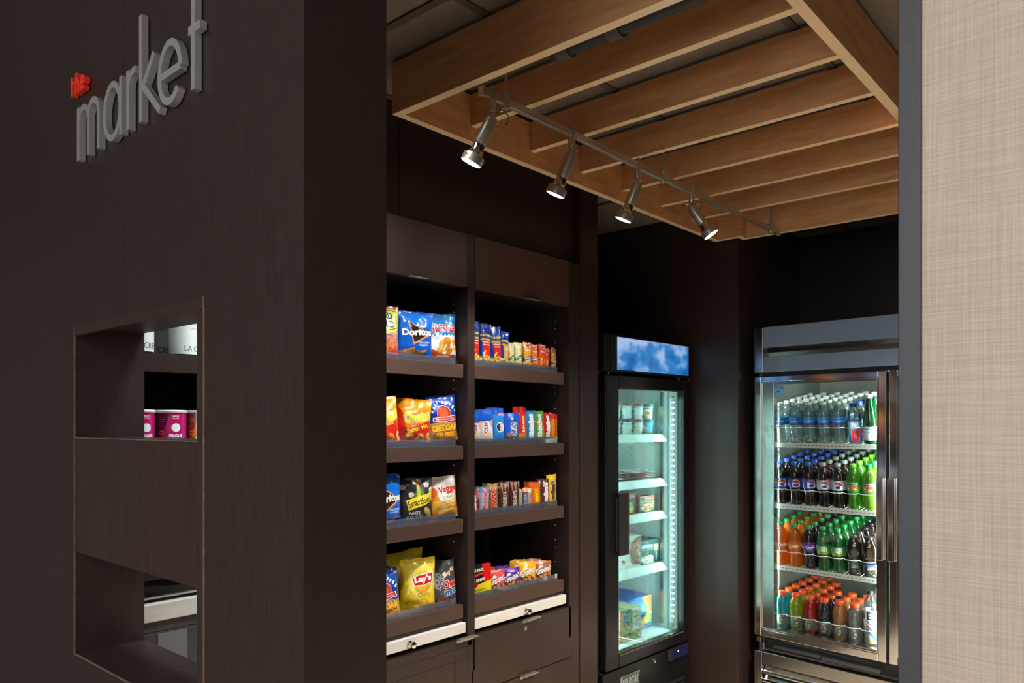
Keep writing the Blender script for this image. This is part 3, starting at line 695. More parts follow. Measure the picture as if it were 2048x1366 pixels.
def art_lays():
    a = Art(W, H, '#f2d21c'); a.grad(0, '#e8c010', 1, '#f8e040'); a.noise(.06, 6, 10)
    a.ell(.58, .60, .40, .30, '#f8e868'); a.ell(.58, .57, .27, .205, '#f6a81c'); a.ell(.58, .60, .25, .18, '#f8d040')
    a.poly([(.26, .66), (.42, .71), (.92, .76), (.88, .56), (.66, .51), (.32, .50)], '#ffffff'); a.poly([(.29, .65), (.43, .69), (.89, .735), (.855, .57), (.66, .53), (.345, .52)], '#d8201c')
    a.text("Lay's", .59, .625, .50, .15, '#ffffff', rot=6, bold=.05); a.text('Classic', .62, .355, .34, .07, '#5a4410', rot=6, bold=.0)
    a.blobs(7, .4, .06, .8, .2, .08, ['#e8b440', '#d89c30', '#f0c860'], 1.4, 3); return seals(a, '#c8a010')
def art_chex():
    a = Art(W, H, '#4a4a4e'); a.poly([(0, 1), (.35, 1), (0, .7)], '#88888c'); a.poly([(.62, 1), (.85, 1), (.7, .86)], '#8a8a8e'); a.noise(.12, 8, 8)
    a.text('BOLD', .26, .58, .46, .17, '#9a9aa0', rot=62, bold=.09); a.text('party blend', .43, .56, .52, .085, '#f2f2f2', rot=62, bold=.01)
    a.blobs(9, .5, .68, .85, .82, .06, ['#e8d8b8', '#d8b088', '#f4ecd8'], 1.2, 4)
    a.text('Chex', .70, .50, .54, .17, '#d8202c', rot=8, bold=.05, out='#ffffff', ow=4); a.text('mix', .72, .33, .44, .13, '#2c6cc8', rot=8, bold=.05, out='#ffffff', ow=4)
    a.blobs(7, .3, .06, .6, .2, .07, ['#a0502c', '#7c3c20', '#b86838'], 1.2, 5); return seals(a, '#38383c')
def art_peanut(v):
    a = Art(140, 400, '#0c3c9c'); c = ['#d8281c', '#e0a058'][v]
    a.ell(.5, .90, .10, .018, '#d8e4f8', ring=.4); a.text('PLANTERS', .5, .70, .86, .06, '#f4d83c', bold=.06); a.rect(.08, .62, .92, .65, '#3c5c3c')
    a.rect(.08, .56, .92, .61, '#e8a03c'); a.poly([(.22, .55), (.92, .55), (.92, .14), (.38, .14)], c); a.rect(.25, .50, .9, .53, '#f8c8a0')
    a.text('PEANUTS', .58, .45, .5, .03, '#ffffff'); a.blobs(60, .02, .0, .98, .16, .08, ['#e8c468', '#d8a848', '#f2d888', '#a8742c'], 1.3, 3 + v); a.blobs(10, .32, .14, .75, .30, .085, ['#e8c850', '#d8b440', '#f2dc78'], 1.3, 7); return a
def art_cracker(v):
    bg, tx = (('#d8cf98', '#2c7c4c'), ('#f0a41c', '#2c5cb0'), ('#ee7420', '#3c5cb0'), ('#e85018', '#e83818'))[v]
    a = Art(130, 300, bg); a.noise(.25, v + 3, 7); a.blobs(24, .05, .0, .95, .45, .10, [bg, '#f2dc9c', '#e8a848', '#f6b43c'] if v else ['#ece2b0', '#d0c488', '#f2eac0'], 1.2, v)
    if v: a.rect(.08, .80, .92, .96, '#f2a8b0'); a.text('Lance', .5, .88, .66, .09, '#c02030', rot=15, bold=.05); a.text('ToastChee', .5, .68, .7, .06, '#ffffff', bold=.03)
    if v in (0, 1, 2): a.poly([(0, .30), (1, .50), (1, .36), (0, .16)], tx); a.text('CRACKERS' if v == 0 else 'FRESH', .5, .33, .62, .06, '#ffffff', rot=16, bold=.04)
    return a
def bar(bg, txt, tcol, out=None, ow=3, top=None, bot=None, w_=110, h_=300, th_=.40, bold=.05, extra=None, pos=(.5, .48), ln=.78):
    a = Art(w_, h_, bg)
    if top: a.rect(0, .80, 1, 1, top)
    if bot: a.rect(0, 0, 1, .2, bot)
    a.noise(.1, len(txt), 8)
    if extra: extra(a)
    a.text(txt, pos[0], pos[1], ln * h_ / w_, th_ * w_ / h_, tcol, rot=90, bold=bold, out=out, ow=ow); return a
def art_cookie(c, c2_):
    a = Art(200, 220, c); a.poly([(0, .86), (.5, .92), (1, 1), (0, 1)], c2_); a.blobs(60, .02, .0, .98, .40, .09, ['#c89058', '#e0b078', '#a86c3c', '#5c3420'], 1.2, 6)
    a.ell(.35, .66, .15, .14, '#f4f0ec'); a.poly([(0, .38), (1, .70), (1, .86), (0, .58)], c); a.text("Grandma's", .53, .62, .92, .26, '#ffffff', rot=17, bold=.03, out='#3c2c2c', ow=2); return a
def art_jerky():
    a = Art(220, 280, '#1c1a1c'); a.poly([(.62, 1), (1, 1), (1, 0), (.68, .42)], '#d81c1c'); a.poly([(0, .34), (1, .52), (1, 0), (0, 0)], '#e8d81c'); a.rect(0, .03, 1, .07, '#1c1a1c')
    a.text('PROTEIN SNACK', .36, .82, .62, .09, '#ffffff', rot=4, bold=.04); a.poly([(.0, .64), (.62, .76), (.62, .70), (0, .58)], '#d83c2c')
    a.text("JACK LINK'S", .36, .52, .70, .12, '#ffffff', rot=6, bold=.06); a.poly([(.12, .44), (.5, .48), (.32, .32)], '#a81c24'); a.text('BEEF JERKY', .42, .24, .6, .07, '#5c4c10', rot=4, bold=.03); return a
ART = {}
def mat_of(k, fn, *args, **kw):
    if k not in ART:
        a = fn(*args); d = dict(FOIL); d.update(kw); ART[k] = a.mat(k + '_wrapper', **d)
    return ART[k]
XF = -2.037
# name, material, y, z, w, h, yaw, thickness, x, label, category, group
G1 = 'snack bags in the left bay'; TL, TM, TB, TT = 'top left shelf', 'second left shelf', 'third left shelf', 'bottom left shelf'
zs = [1.7625, 1.4575, 1.1745, .8465]
mPz = mat_of('pretzel', art_pretzel); mDo = mat_of('corn_chip', art_chip_blue); mRu = mat_of('ridged_chip', art_ruffles)
mC1 = mat_of('orange_puff', art_cheetos, 0); mC2 = mat_of('hot_puff', art_cheetos, 1); mFr = mat_of('fries', art_fries); mPo = mat_of('popcorn', art_popcorn, rough=.4)
mVe = mat_of('veggie', art_veggie, rough=.45); mLa = mat_of('potato_chip', art_lays); mCh = mat_of('mix', art_chex, rough=.35)
BAGS = [
 ('pretzel_bag', mPz, 1.645, 0, .128, .168, 8, .042, XF, 'yellow and red pretzel bag at the doorway end of the top left shelf'),
 ('chip_bag', mDo, 1.785, 0, .144, .158, 22, .048, XF - .004, 'blue tortilla chip bag with black triangle on the top left shelf'),
 ('chip_bag', mRu, 1.922, 0, .138, .168, 12, .050, XF, 'blue and white ridged chip bag at the right end of the top left shelf'),
 ('chip_bag', mDo, 1.735, 0, .130, .150, -10, .040, XF - .085, 'blue chip bag peeking out behind the pretzel bag on the top left shelf'),
 ('chip_bag', mRu, 1.885, 0, .150, .172, 5, .045, XF - .080, 'blue chip bag standing at the back of the top left shelf'),
 ('puffs_bag', mC1, 1.650, 1, .125, .160, 14, .045, XF, 'orange corn puffs bag at the doorway end of the second left shelf'),
 ('puffs_bag', mC2, 1.786, 1, .132, .150, 30, .052, XF + .004, 'red and orange hot corn puffs bag in the middle of the second left shelf'),
 ('fries_bag', mFr, 1.930, 1, .128, .167, 14, .046, XF - .004, 'blue and tan cheddar snack bag at the right end of the second left shelf'),
 ('puffs_bag', mC1, 1.640, 1, .13, .164, 4, .045, XF - .085, 'orange corn puffs bag behind the first one on the second left shelf'),
 ('chip_bag', mDo, 1.652, 2, .134, .174, 14, .050, XF, 'blue tortilla chip bag at the doorway end of the third left shelf'),
 ('popcorn_bag', mPo, 1.800, 2, .132, .155, 14, .042, XF - .004, 'black popcorn bag with yellow banner on the third left shelf'),
 ('veggie_bag', mVe, 1.930, 2, .120, .156, 18, .040, XF, 'white and orange veggie snack bag on the third left shelf'),
 ('popcorn_bag', mPo, 1.83, 2, .130, .150, 6, .040, XF - .080, 'black popcorn bag behind the front one on the third left shelf'),
 ('fries_bag', mFr, 1.648, 3, .134, .172, 22, .050, XF + .003, 'blue and tan cheddar snack bag at the doorway end of the bottom left shelf'),
 ('chip_bag', mLa, 1.808, 3, .136, .192, 22, .054, XF, 'yellow potato chip bag in front on the bottom left shelf'),
 ('chip_bag', mLa, 1.830, 3, .165, .208, 6, .050, XF - .085, 'yellow potato chip bag behind the front one on the bottom left shelf'),
 ('mix_bag', mCh, 1.934, 3, .108, .168, 20, .045, XF, 'grey snack mix bag at the right end of the bottom left shelf'),
 ('fries_bag', mFr, 1.69, 3, .13, .165, 8, .045, XF - .090, 'blue cheddar snack bag at the back of the bottom left shelf')]
for i, (nm, mt, y, si, wd, ht, ph, th, x, lb_) in enumerate(BAGS):
    me = pillow(nm, mt, wd, ht, th, 11 + i, wr=.0085, lean=.05, bend=.020)
    x = -2.0155 - max(wd / 2 * math.sin(math.radians(abs(ph))) * .95 + .004, th * .5 + .004) + (x - XF if x - XF < -.01 else 0)
    o = place(nm, me, y, zs[si], ph, x, lb_, nm.split('_')[0] + ' bag', G1)
    ro = math.radians([-2, -3, 2, 3, 2, 2.5, -4, 2.5, 0, -2, 1, 2, 1, 3, -2, 3, 2.5, 0][i]); o.rotation_euler.x = ro; o.location.z += abs(math.sin(ro)) * wd * .42
def rk(a): a.rect(0, .62, 1, 1, '#1c5cc8'); a.poly([(.6, .62), (1, .7), (1, .3)], '#e0b08c'); a.rect(.1, .05, .9, .3, '#e8dcc0')
def oreo(a): a.ell(.62, .40, .32, .16, '#ffffff'); a.ell(.56, .40, .24, .12, '#3c3030'); a.rect(.5, .76, 1, .84, '#e88c9c')
def ahoy(a): a.ell(.5, .78, .1, .04, '#d8f0ff'); a.blobs(10, .2, .02, .7, .2, .12, ['#d8a860', '#b87c3c', '#6c4020'], 1.2, 3)
def skit(a): a.blobs(9, .6, .3, 1, .8, .10, ['#e83c2c', '#f0a020', '#3ca83c', '#8c3ca0'], 1., 3)
def hersh(a):
    for x in (.1, .45, .8): a.poly([(x, 1), (x + .30, 1), (x + .15, .64)], '#b08474')
def reese(a): a.rect(.3, .1, .75, .8, '#f2a01c'); a.ell(.55, .82, .2, .08, '#c87c2c')
def mm(a): a.blobs(6, .1, .02, .9, .2, .12, ['#e8c41c', '#d82c1c', '#2c8c3c', '#e8701c'], 1.1, 2)
BARS = {
 'nuts_red': mat_of('nuts_red', art_peanut, 0), 'nuts_tan': mat_of('nuts_tan', art_peanut, 1),
 'cr0': mat_of('cracker_green', art_cracker, 0), 'cr1': mat_of('cracker_amber', art_cracker, 1), 'cr2': mat_of('cracker_orange', art_cracker, 2), 'cr3': mat_of('cracker_red', art_cracker, 3),
 'clif': mat_of('white_bar', lambda: bar('#dfe9f0', 'CLIF', '#c8242c', '#ffffff', 3, th_=.26, extra=rk, ln=.36, pos=(.4, .42))),
 'oreo': mat_of('blue_cookie', lambda: bar('#2c8ce0', 'OREO', '#ffffff', '#1c3c8c', 2, top='#1c50c0', th_=.2, extra=oreo, ln=.30, pos=(.68, .40))),
 'ahoy': mat_of('blue_cookie_small', lambda: bar('#1c5cd0', 'CHIPS AHOY!', '#1c3c8c', '#ffffff', 4, th_=.42, extra=ahoy, ln=.46, pos=(.62, .42), w_=150, h_=240)),
 'redb': mat_of('red_fruit', lambda: bar('#e8381c', 'SUN·MAID', '#f8f0d0', None, th_=.26, top='#d01c1c', bot='#f08c1c', ln=.5)),
 'skb': mat_of('candy_teal', lambda: bar('#1c8cc8', 'Skittles', '#ffffff', '#2c5c8c', 2, th_=.52, extra=skit, ln=.84, bold=.08)),
 'skg': mat_of('candy_green', lambda: bar('#5cb42c', 'Skittles', '#ffffff', '#3c6c2c', 2, th_=.46, extra=skit, ln=.84, bold=.08)),
 'skr': mat_of('candy_red', lambda: bar('#d8281c', 'Skittles', '#ffffff', '#8c2020', 2, th_=.5, extra=skit, ln=.84, bold=.08)),
 'star': mat_of('candy_amber', lambda: bar('#f0a01c', 'Starburst', '#c8301c', None, th_=.36, top='#d8241c', ln=.7)),
 'kit': mat_of('red_wafer', lambda: bar('#e03018', 'KitKat', '#ffffff', '#c01c10', 2, th_=.5, ln=.7)),
 'musk': mat_of('silver_blue_bar', lambda: bar('#a8b4cc', '3 Musketeers', '#c8283c', '#e8ecf4', 2, th_=.40, top='#7c90c0', ln=.86, bold=.03)),
 'twix': mat_of('gold_bar', lambda: bar('#8c6838', 'TWIX', '#d8281c', '#f8f0e0', 3, th_=.46, ln=.80, top='#b89460', bold=.07)),
 'hersh': mat_of('brown_bar', lambda: bar('#4c2822', "HERSHEY'S", '#c8c4c0', None, th_=.38, extra=hersh, ln=.66, pos=(.5, .36), bold=.05)),
 'wbar': mat_of('white_slim_bar', lambda: bar('#c8c4b8', 'CHOCOLATE', '#5c4c44', None, th_=.4, ln=.7)),
 'snick': mat_of('brown_slim_bar', lambda: bar('#6c4430', 'SNICKERS', '#2c4cb0', '#f4f0ec', 3, th_=.5, top='#d8a868', ln=.66, pos=(.5, .38))),
 'alm': mat_of('tan_slim_bar', lambda: bar('#c0a070', 'Almond Joy', '#3c4ca8', '#f0ead8', 2, th_=.45, top='#e0d8c8', ln=.66, pos=(.5, .38))),
 'reese': mat_of('orange_cup_pack', lambda: bar('#f0641c', "Reese's", '#f8e01c', '#6c3418', 3, th_=.42, extra=reese, ln=.62, pos=(.45, .38))),
 'mmb': mat_of('brown_candy', lambda: bar('#5c3430', "m&m's", '#f0ecec', '#2c1c1c', 2, th_=.52, extra=mm, ln=.72, pos=(.5, .52), bold=.08)),
 'mmy': mat_of('yellow_candy', lambda: bar('#f4cc1c', "m&m's", '#5c3428', '#fdf4e0', 3, th_=.50, extra=mm, ln=.62, pos=(.5, .5), bold=.08)),
 'jerk': mat_of('jerky', art_jerky), 'ck1': mat_of('cookie_red', art_cookie, '#e05050', '#f0989c'), 'ck2': mat_of('cookie_purple', art_cookie, '#5c2c9c', '#7c50b8'),
 'ck3': mat_of('cookie_yellow', art_cookie, '#f0b01c', '#f4c844'), 'ck4': mat_of('cookie_brown', art_cookie, '#a86848', '#d89878')}
XB = -2.030
P2 = [ # key, name, y, shelf, w, h, th, yaw, label, category, copies behind
 ('nuts_red', 'nut_pack', 2.077, 0, .050, .158, .016, 24, 'blue peanut pack against the divider on the top right shelf', 'nut pack', 1),
 ('nuts_red', 'nut_pack', 2.140, 0, .050, .152, .018, 28, 'blue peanut pack with red stripe, second from the divider', 'nut pack', 1),
 ('nuts_red', 'nut_pack', 2.205, 0, .050, .146, .018, 24, 'blue peanut pack with red stripe, third from the divider', 'nut pack', 1),
 ('nuts_tan', 'nut_pack', 2.252, 0, .044, .132, .014, 6, 'blue peanut pack with tan stripe beside the pale crackers', 'nut pack', 0),
 ('cr0', 'cracker_pack', 2.295, 0, .030, .090, .022, 24, 'pale green cracker pack next to the peanut packs', 'cracker pack', 0),
 ('cr0', 'cracker_pack', 2.336, 0, .040, .094, .022, 22, 'pale green cracker pack, larger, on the top right shelf', 'cracker pack', 1),
 ('cr1', 'cracker_pack', 2.392, 0, .040, .100, .022, 24, 'amber cracker pack right of the pale green ones', 'cracker pack', 1),
 ('cr2', 'cracker_pack', 2.443, 0, .038, .096, .022, 22, 'orange cracker pack with blue ribbon on the top right shelf', 'cracker pack', 1),
 ('cr3', 'cracker_pack', 2.489, 0, .036, .098, .022, 16, 'red-orange cracker pack on the top right shelf', 'cracker pack', 0),
 ('cr3', 'cracker_pack', 2.524, 0, .026, .086, .020, 10, 'narrow red-orange cracker pack beside its twin', 'cracker pack', 0),
 ('cr1', 'cracker_pack', 2.570, 0, .032, .090, .020, 10, 'amber cracker pack at the right end of the top right shelf', 'cracker pack', 1),
 ('clif', 'snack_bar', 2.085, 1, .050, .112, .020, 16, 'white and blue snack bar beside the divider on the second right shelf', 'snack bar', 1),
 ('clif', 'snack_bar', 2.150, 1, .060, .122, .022, 18, 'white and blue snack bar with red lettering', 'snack bar', 1),
 ('oreo', 'cookie_pack', 2.220, 1, .056, .130, .022, 18, 'light blue sandwich cookie pack on the second right shelf', 'cookie pack', 1),
 ('ahoy', 'cookie_pack', 2.296, 1, .068, .110, .024, 22, 'royal blue chocolate chip cookie pack on the second right shelf', 'cookie pack', 1),
 ('redb', 'fruit_snack_pack', 2.364, 1, .044, .136, .020, 12, 'tall red fruit snack pack on the second right shelf', 'fruit snack pack', 1),
 ('skb', 'candy_bag', 2.418, 1, .050, .122, .018, 18, 'teal fruit candy bag on the second right shelf', 'candy bag', 1),
 ('skg', 'candy_bag', 2.476, 1, .052, .118, .018, 18, 'green fruit candy bag on the second right shelf', 'candy bag', 1),
 ('skr', 'candy_bag', 2.529, 1, .044, .116, .018, 14, 'red fruit candy bag on the second right shelf', 'candy bag', 1),
 ('star', 'candy_bag', 2.575, 1, .036, .110, .018, 12, 'amber and red chew candy pack at the right end of the second right shelf', 'candy pack', 1),
 ('kit', 'candy_bar', 2.080, 2, .032, .090, .016, 16, 'red wafer bar beside the divider on the third right shelf', 'candy bar', 1),
 ('musk', 'candy_bar', 2.132, 2, .044, .100, .018, 20, 'silver blue candy bar on the third right shelf', 'candy bar', 1),
 ('twix', 'candy_bar', 2.190, 2, .046, .112, .018, 14, 'gold candy bar with red lettering on the third right shelf', 'candy bar', 1),
 ('hersh', 'candy_bar', 2.250, 2, .050, .114, .018, 14, 'dark brown chocolate bar next to the gold one', 'candy bar', 1),
 ('hersh', 'candy_bar', 2.311, 2, .050, .114, .018, 14, 'dark brown chocolate bar, the right one of the pair', 'candy bar', 1),
 ('wbar', 'candy_bar', 2.350, 2, .020, .082, .014, 14, 'slim pale candy bar in the middle of the third right shelf', 'candy bar', 0),
 ('snick', 'candy_bar', 2.377, 2, .026, .084, .016, 14, 'slim brown candy bar with blue lettering', 'candy bar', 0),
 ('alm', 'candy_bar', 2.407, 2, .024, .080, .016, 14, 'slim tan candy bar beside the orange packs', 'candy bar', 0),
 ('reese', 'candy_bar', 2.452, 2, .056, .104, .020, 12, 'orange peanut cup pack on the third right shelf', 'candy pack', 1),
 ('mmb', 'candy_bag', 2.510, 2, .048, .114, .020, 16, 'dark brown button candy bag on the third right shelf', 'candy bag', 1),
 ('mmy', 'candy_bag', 2.562, 2, .050, .130, .022, 16, 'yellow button candy bag at the right end of the third right shelf', 'candy bag', 0),
 ('jerk', 'jerky_bag', 2.120, 3, .105, .132, .016, 22, 'red, black and yellow jerky bag on the bottom right shelf', 'jerky bag', 0),
 ('ck1', 'cookie_pack', 2.212, 3, .070, .098, .022, 26, 'red cookie pack on the bottom right shelf', 'cookie pack', 1),
 ('ck2', 'cookie_pack', 2.300, 3, .078, .094, .024, 22, 'purple cookie pack on the bottom right shelf', 'cookie pack', 1),
 ('ck3', 'cookie_pack', 2.397, 3, .082, .104, .024, 22, 'yellow cookie pack on the bottom right shelf', 'cookie pack', 1),
 ('ck4', 'cookie_pack', 2.500, 3, .086, .094, .024, 20, 'brown cookie pack at the right end of the bottom right shelf', 'cookie pack', 1)]
G2 = ['nut and cracker packs on the top right shelf', 'bars and candy on the second right shelf', 'candy bars on the third right shelf', 'cookie and jerky packs on the bottom right shelf']
for i, (k, nm, y, si, wd, ht, th, ph, lb_, cat, cp) in enumerate(P2):
    soft = .0025 if ht < .12 or th < .02 else .003
    me = pillow(nm, BARS[k], wd, ht, th, 60 + i, nx=8, ny=14, seal=.07, wr=soft, lean=.04, bend=.007, p=.35)
    o = place(nm, me, y, zs[si], ph, -2.0155 - max(wd / 2 * math.sin(math.radians(ph)) * .95 + .003, th * .5 + .003), lb_, cat, G2[si])
    ro = math.radians(random.uniform(-3, 3)) if ht / wd < 4 else 0; o.rotation_euler.x = ro; o.location.z += abs(math.sin(ro)) * wd * .45
    for c in range(cp):
        q = o.copy(); COL.objects.link(q); q.location.x -= .035 * (c + 1) + (.02 if si == 3 else 0); q.location.y += .006; q.rotation_euler.z *= .6
        q['label'] = 'second ' + lb_.split(' on the')[0].split(' at the')[0].replace('beside the divider', '').strip().replace('  ', ' ') + ', behind the front one'

# ------------------------------------------------------------------ upright freezer (black)
fz = thing('upright_freezer', 'black glass-door freezer with a backlit blue cloud header', 'freezer', (-1.967, 2.864, 0), math.radians(88))
def fb(name, a, b, mat, parent=None, bev=0.): return box(name, a, b, mat, parent or fz, bev)
DD = .62
fb('side_panel', (0, .042, .06), (.03, DD, 1.94), 'blk', bev=.003); fb('side_panel', (.73, .042, .06), (.76, DD, 1.94), 'blk', bev=.003)
fb('back_panel', (.031, DD - .03, .06), (.729, DD, 1.94), 'blk'); fb('top_panel', (.031, .042, 1.90), (.729, DD - .031, 1.94), 'blk')
hx = fb('header_box', (0, -.006, 1.768), (.76, .0415, 1.94), 'blk', None, .004)
fb('light_panel', (.095, -.0095, 1.778), (.731, -.0065, 1.930), 'cloud', hx, .004)
fb('corner_bead', (.050, -.009, 1.77), (.056, -.0062, 1.938), 'trimblk', hx)
# liner
fb('liner', (.031, .10, .44), (.055, DD - .06, 1.72), 'liner'); fb('liner', (.705, .10, .44), (.7295, DD - .06, 1.72), 'liner')
fb('liner', (.0555, DD - .06, .44), (.7045, DD - .035, 1.72), 'liner'); fb('liner', (.031, .06, 1.721), (.7295, DD - .035, 1.74), 'liner')
fb('liner_floor', (.031, .05, .42), (.7295, DD - .035, .438), 'liner')
fb('door_jamb', (.031, .045, .44), (.10, .099, 1.72), 'liner'); fb('door_jamb', (.718, .045, .44), (.7295, .099, 1.72), 'liner')
for x in (.697,):
    fb('shelf_post', (x - .002, .12, .46), (x + .006, .14, 1.70), 'steel'); fb('shelf_post', (x - .002, DD - .14, .46), (x + .006, DD - .12, 1.70), 'steel')
fb('load_line', (.30, DD - .0625, 1.668), (.60, DD - .0605, 1.674), 'hdr')
# door
dr = fb('door_frame', (.017, 0, .386), (.122, .040, 1.752), 'blk', None, .006); dr.name = 'door'
fb('frame_bar', (.7, 0, .386), (.751, .040, 1.752), 'blk', dr, .004); fb('frame_bar', (.1225, 0, 1.690), (.6995, .040, 1.752), 'blk', dr, .002)
fb('frame_bar', (.1225, 0, .386), (.6995, .040, .448), 'blk', dr, .002)
fb('trim_line', (.126, -.001, 1.6905), (.70, -.0002, 1.6955), 'edge', dr); fb('trim_line', (.126, -.001, .438), (.70, -.0002, .443), 'edge', dr)
fb('glass_pane', (.1228, .016, .4485), (.6992, .020, 1.6895), 'glass', dr)
hm = MB().box((.088, -.030, .912), (.162, -.012, 1.204)); hm.box((.088, -.0118, .93), (.118, -.0003, 1.185)); hm.build('handle', 'blkm', dr, bev=.008)
for z in (1.758, .379): MB().cyl((.748, -.004, z), (.748, .012, z), .006, 10).build('hinge_pin', 'chrome', fz, True)
MB().cyl((.03, -.004, 1.758), (.03, .010, 1.758), .005, 10).build('hinge_pin', 'chrome', fz, True)
# LED strips inside the door opening
for sx, nm in ((.672, 1), (.128, 0)):
    fb('led_channel', (sx - .006, .046, .462), (sx + .006, .052, 1.672), 'steel')
    if nm:
        bm_ = MB()
        for i in range(38): z = .515 + i * .0304; bm_.box((sx - .0035, .0435, z - .0035), (sx + .0035, .0459, z + .0035))
        tag(bm_.build('led_chips', 'led', fz), kind='stuff')
    l = bpy.data.lights.new('led_strip_light', 'AREA'); l.shape = 'RECTANGLE'; l.size = .012; l.size_y = 1.18; l.energy = 8.5; l.color = (.50, 1, .92)
    lo = bpy.data.objects.new('led_strip_light', l); COL.objects.link(lo); lo.parent = fz; lo.location = (sx, .056, 1.07)
    lo.rotation_euler = Vector((-.95 if nm else .95, .7, 0)).to_track_quat('-Z', 'Y').to_euler()
l = bpy.data.lights.new('led_spill', 'AREA'); l.shape = 'RECTANGLE'; l.size = .01; l.size_y = 1.18; l.energy = 1.0; l.color = (.6, 1, .95)
lo = bpy.data.objects.new('led_spill', l); COL.objects.link(lo); lo.parent = fz; lo.location = (.672, .041, 1.07); lo.rotation_euler = Vector((0, -1, 0)).to_track_quat('-Z', 'Y').to_euler()
# shelves with sloped price rails
FS = [1.468, 1.234, 1.062, .790]
for z in FS:
    sh = fb('shelf', (.058, .125, z - .012), (.694, DD - .065, z - .002), 'liner')
    mb = MB(); P = [(.06, .120, z + .004), (.672, .120, z + .004), (.706, .094, z - .036), (.06, .094, z - .036)]
    mb.quad(P); mb.quad([(x, y + .004, zz) for x, y, zz in P][::-1])
    for i in range(4): a, b = P[i], P[(i + 1) % 4]; mb.quad([a, b, (b[0], b[1] + .004, b[2]), (a[0], a[1] + .004, a[2])])
    mb.build('price_rail', 'liner', sh); MB().box((.665, .13, z - .045), (.694, .16, z - .013)).build('bracket', 'steel', sh)
# base with grille, lock, display, plate
bs = fb('base_panel', (.0, .004, .06), (.76, .041, .376), 'blk', None, .003)
for i in range(5): fb('grille_slat', (.16, -.002, .08 + .028 * i), (.70, .0036, .094 + .028 * i), 'blkm', bs)
dp = fb('control_box', (.540, -.012, .318), (.728, .0036, .374), 'blkm', bs, .003); fb('display_window', (.578, -.0135, .323), (.715, -.0122, .369), 'display', dp)
MB().lathe([(.0001, 0), (.004, 0), (.004, .001), (.0001, .001)], 10, Matrix.Translation((.620, -.0138, .358)) @ Matrix.Rotation(PI/2, 4, 'X'), cap=False).build('indicator_light', 'bluedot', dp)
MB().lathe([(.010, 0), (.010, .006), (.006, .008), (.001, .008)], 16, Matrix.Translation((.425, .0036, .348)) @ Matrix.Rotation(PI/2, 4, 'X')).build('lock', 'chrome', bs, True)
ap = Art(420, 120, '#6c7478'); ap.rect(0, 0, .04, 1, '#d8dcdc'); ap.text('KOLDSTAR', .5, .5, .84, .62, '#e4ecf0', bold=.03, shear=.2, out='#2c3034', ow=2)
mb = MB(); q = [(.135, -.0008, .270), (.290, -.0008, .270), (.282, -.0008, .303), (.292, -.0008, .334), (.135, -.0008, .334)]
mb.quad(q, [(0, 0), (1, 0), (.95, .5), (1, 1), (0, 1)]); mb.quad([(x, .0036, z) for x, y, z in q][::-1])
for i in range(5): a, b = q[i], q[(i + 1) % 5]; mb.quad([a, b, (b[0], .0036, b[2]), (a[0], .0036, a[2])])
mb.build('name_plate', ap.mat('name_plate', .3, metal=.6), bs)
FM = fz.matrix_basis.copy() if False else (Matrix.Translation((-1.967, 2.864, 0)) @ Matrix.Rotation(math.radians(88), 4, 'Z'))
def putf(name, me, x, y, z, rz, label, cat, group, M4=FM, a0=88, tilt=0, zt=0):
    p = M4 @ Vector((x, y, z)); o = link(name, me, None, p, (0, 0, math.radians(a0 + rz))); return tag(o, label, cat, group)
# tubs
def art_tub(v):
    a = Art(360, 120, ['#dfe6e0', '#dde8e2', '#e4e2d4', '#e8d8b8', '#58a8d8'][v])
    for k in (0, 1, 2):
        cx = .17 + .33 * k
        if v in (0, 1, 2): a.text('Haagen-Dazs', cx + .03, .80, .20, .10, '#4c4444', bold=.01)
        if v == 0: a.blobs(7, cx - .05, .3, cx + .05, .55, .02, ['#a86c48', '#7c4c38', '#c89878'], 1.5, 2)
        if v == 1: a.ell(cx, .55, .04, .14, '#5c7cd8'); a.ell(cx + .02, .52, .03, .08, '#3c5cc0'); a.poly([(cx, .1), (cx + .07, .3), (cx + .08, .28)], '#4c4c44')
        if v == 2: a.blobs(8, cx - .04, .25, cx + .05, .6, .025, ['#7c5438', '#94694c', '#c8b890'], 1.5, 4)
        if v == 3: a.rect(cx - .14, .72, cx + .14, .95, '#2c6c5c'); a.text('BEN&JERRYS', cx, .83, .24, .14, '#f4f4f0', bold=.05); a.blobs(9, cx - .10, .1, cx + .1, .5, .035, ['#b8743c', '#8c4c28', '#e8c890'], 1.4, 4)
        if v == 4: a.rect(0, 0, 1, .22, '#3c8c3c'); a.ell(cx + .03, .5, .05, .2, '#f0ece4'); a.blobs(6, cx, .3, cx + .06, .7, .015, ['#2c2c2c', '#c89850'], 1.4, 4); a.text('ICE CREAM', cx - .06, .72, .10, .1, '#ffffff')
    return a.mat('tub_print_%d' % v, .6, spec=.1, coat=0)
MT['lidm'] = M('maroon_lid', (.16, .05, .07), .4); MT['lidb'] = M('teal_lid', (.03, .12, .16), .4)
tubm = [MB().lathe([(.036, 0), (.037, .001), (.0435, .074)], 28, uv=True).mesh('tub_%d' % v, art_tub(v), True) for v in range(5)]
lidm = [MB().lathe([(.0445, .066), (.0465, .067), (.0465, .080), (.044, .0815)], 28).mesh('lid', MT[k], True) for k in ('lidm', 'lidb')]
cols = [.225, .325, .421, .519, .615]; V = [[0, 0, 1, 2, 4], [1, 0, 1, 1, 3]]
FL = ['vanilla bean', 'praline', 'blueberry', 'chocolate chip', 'sky blue cow-print']
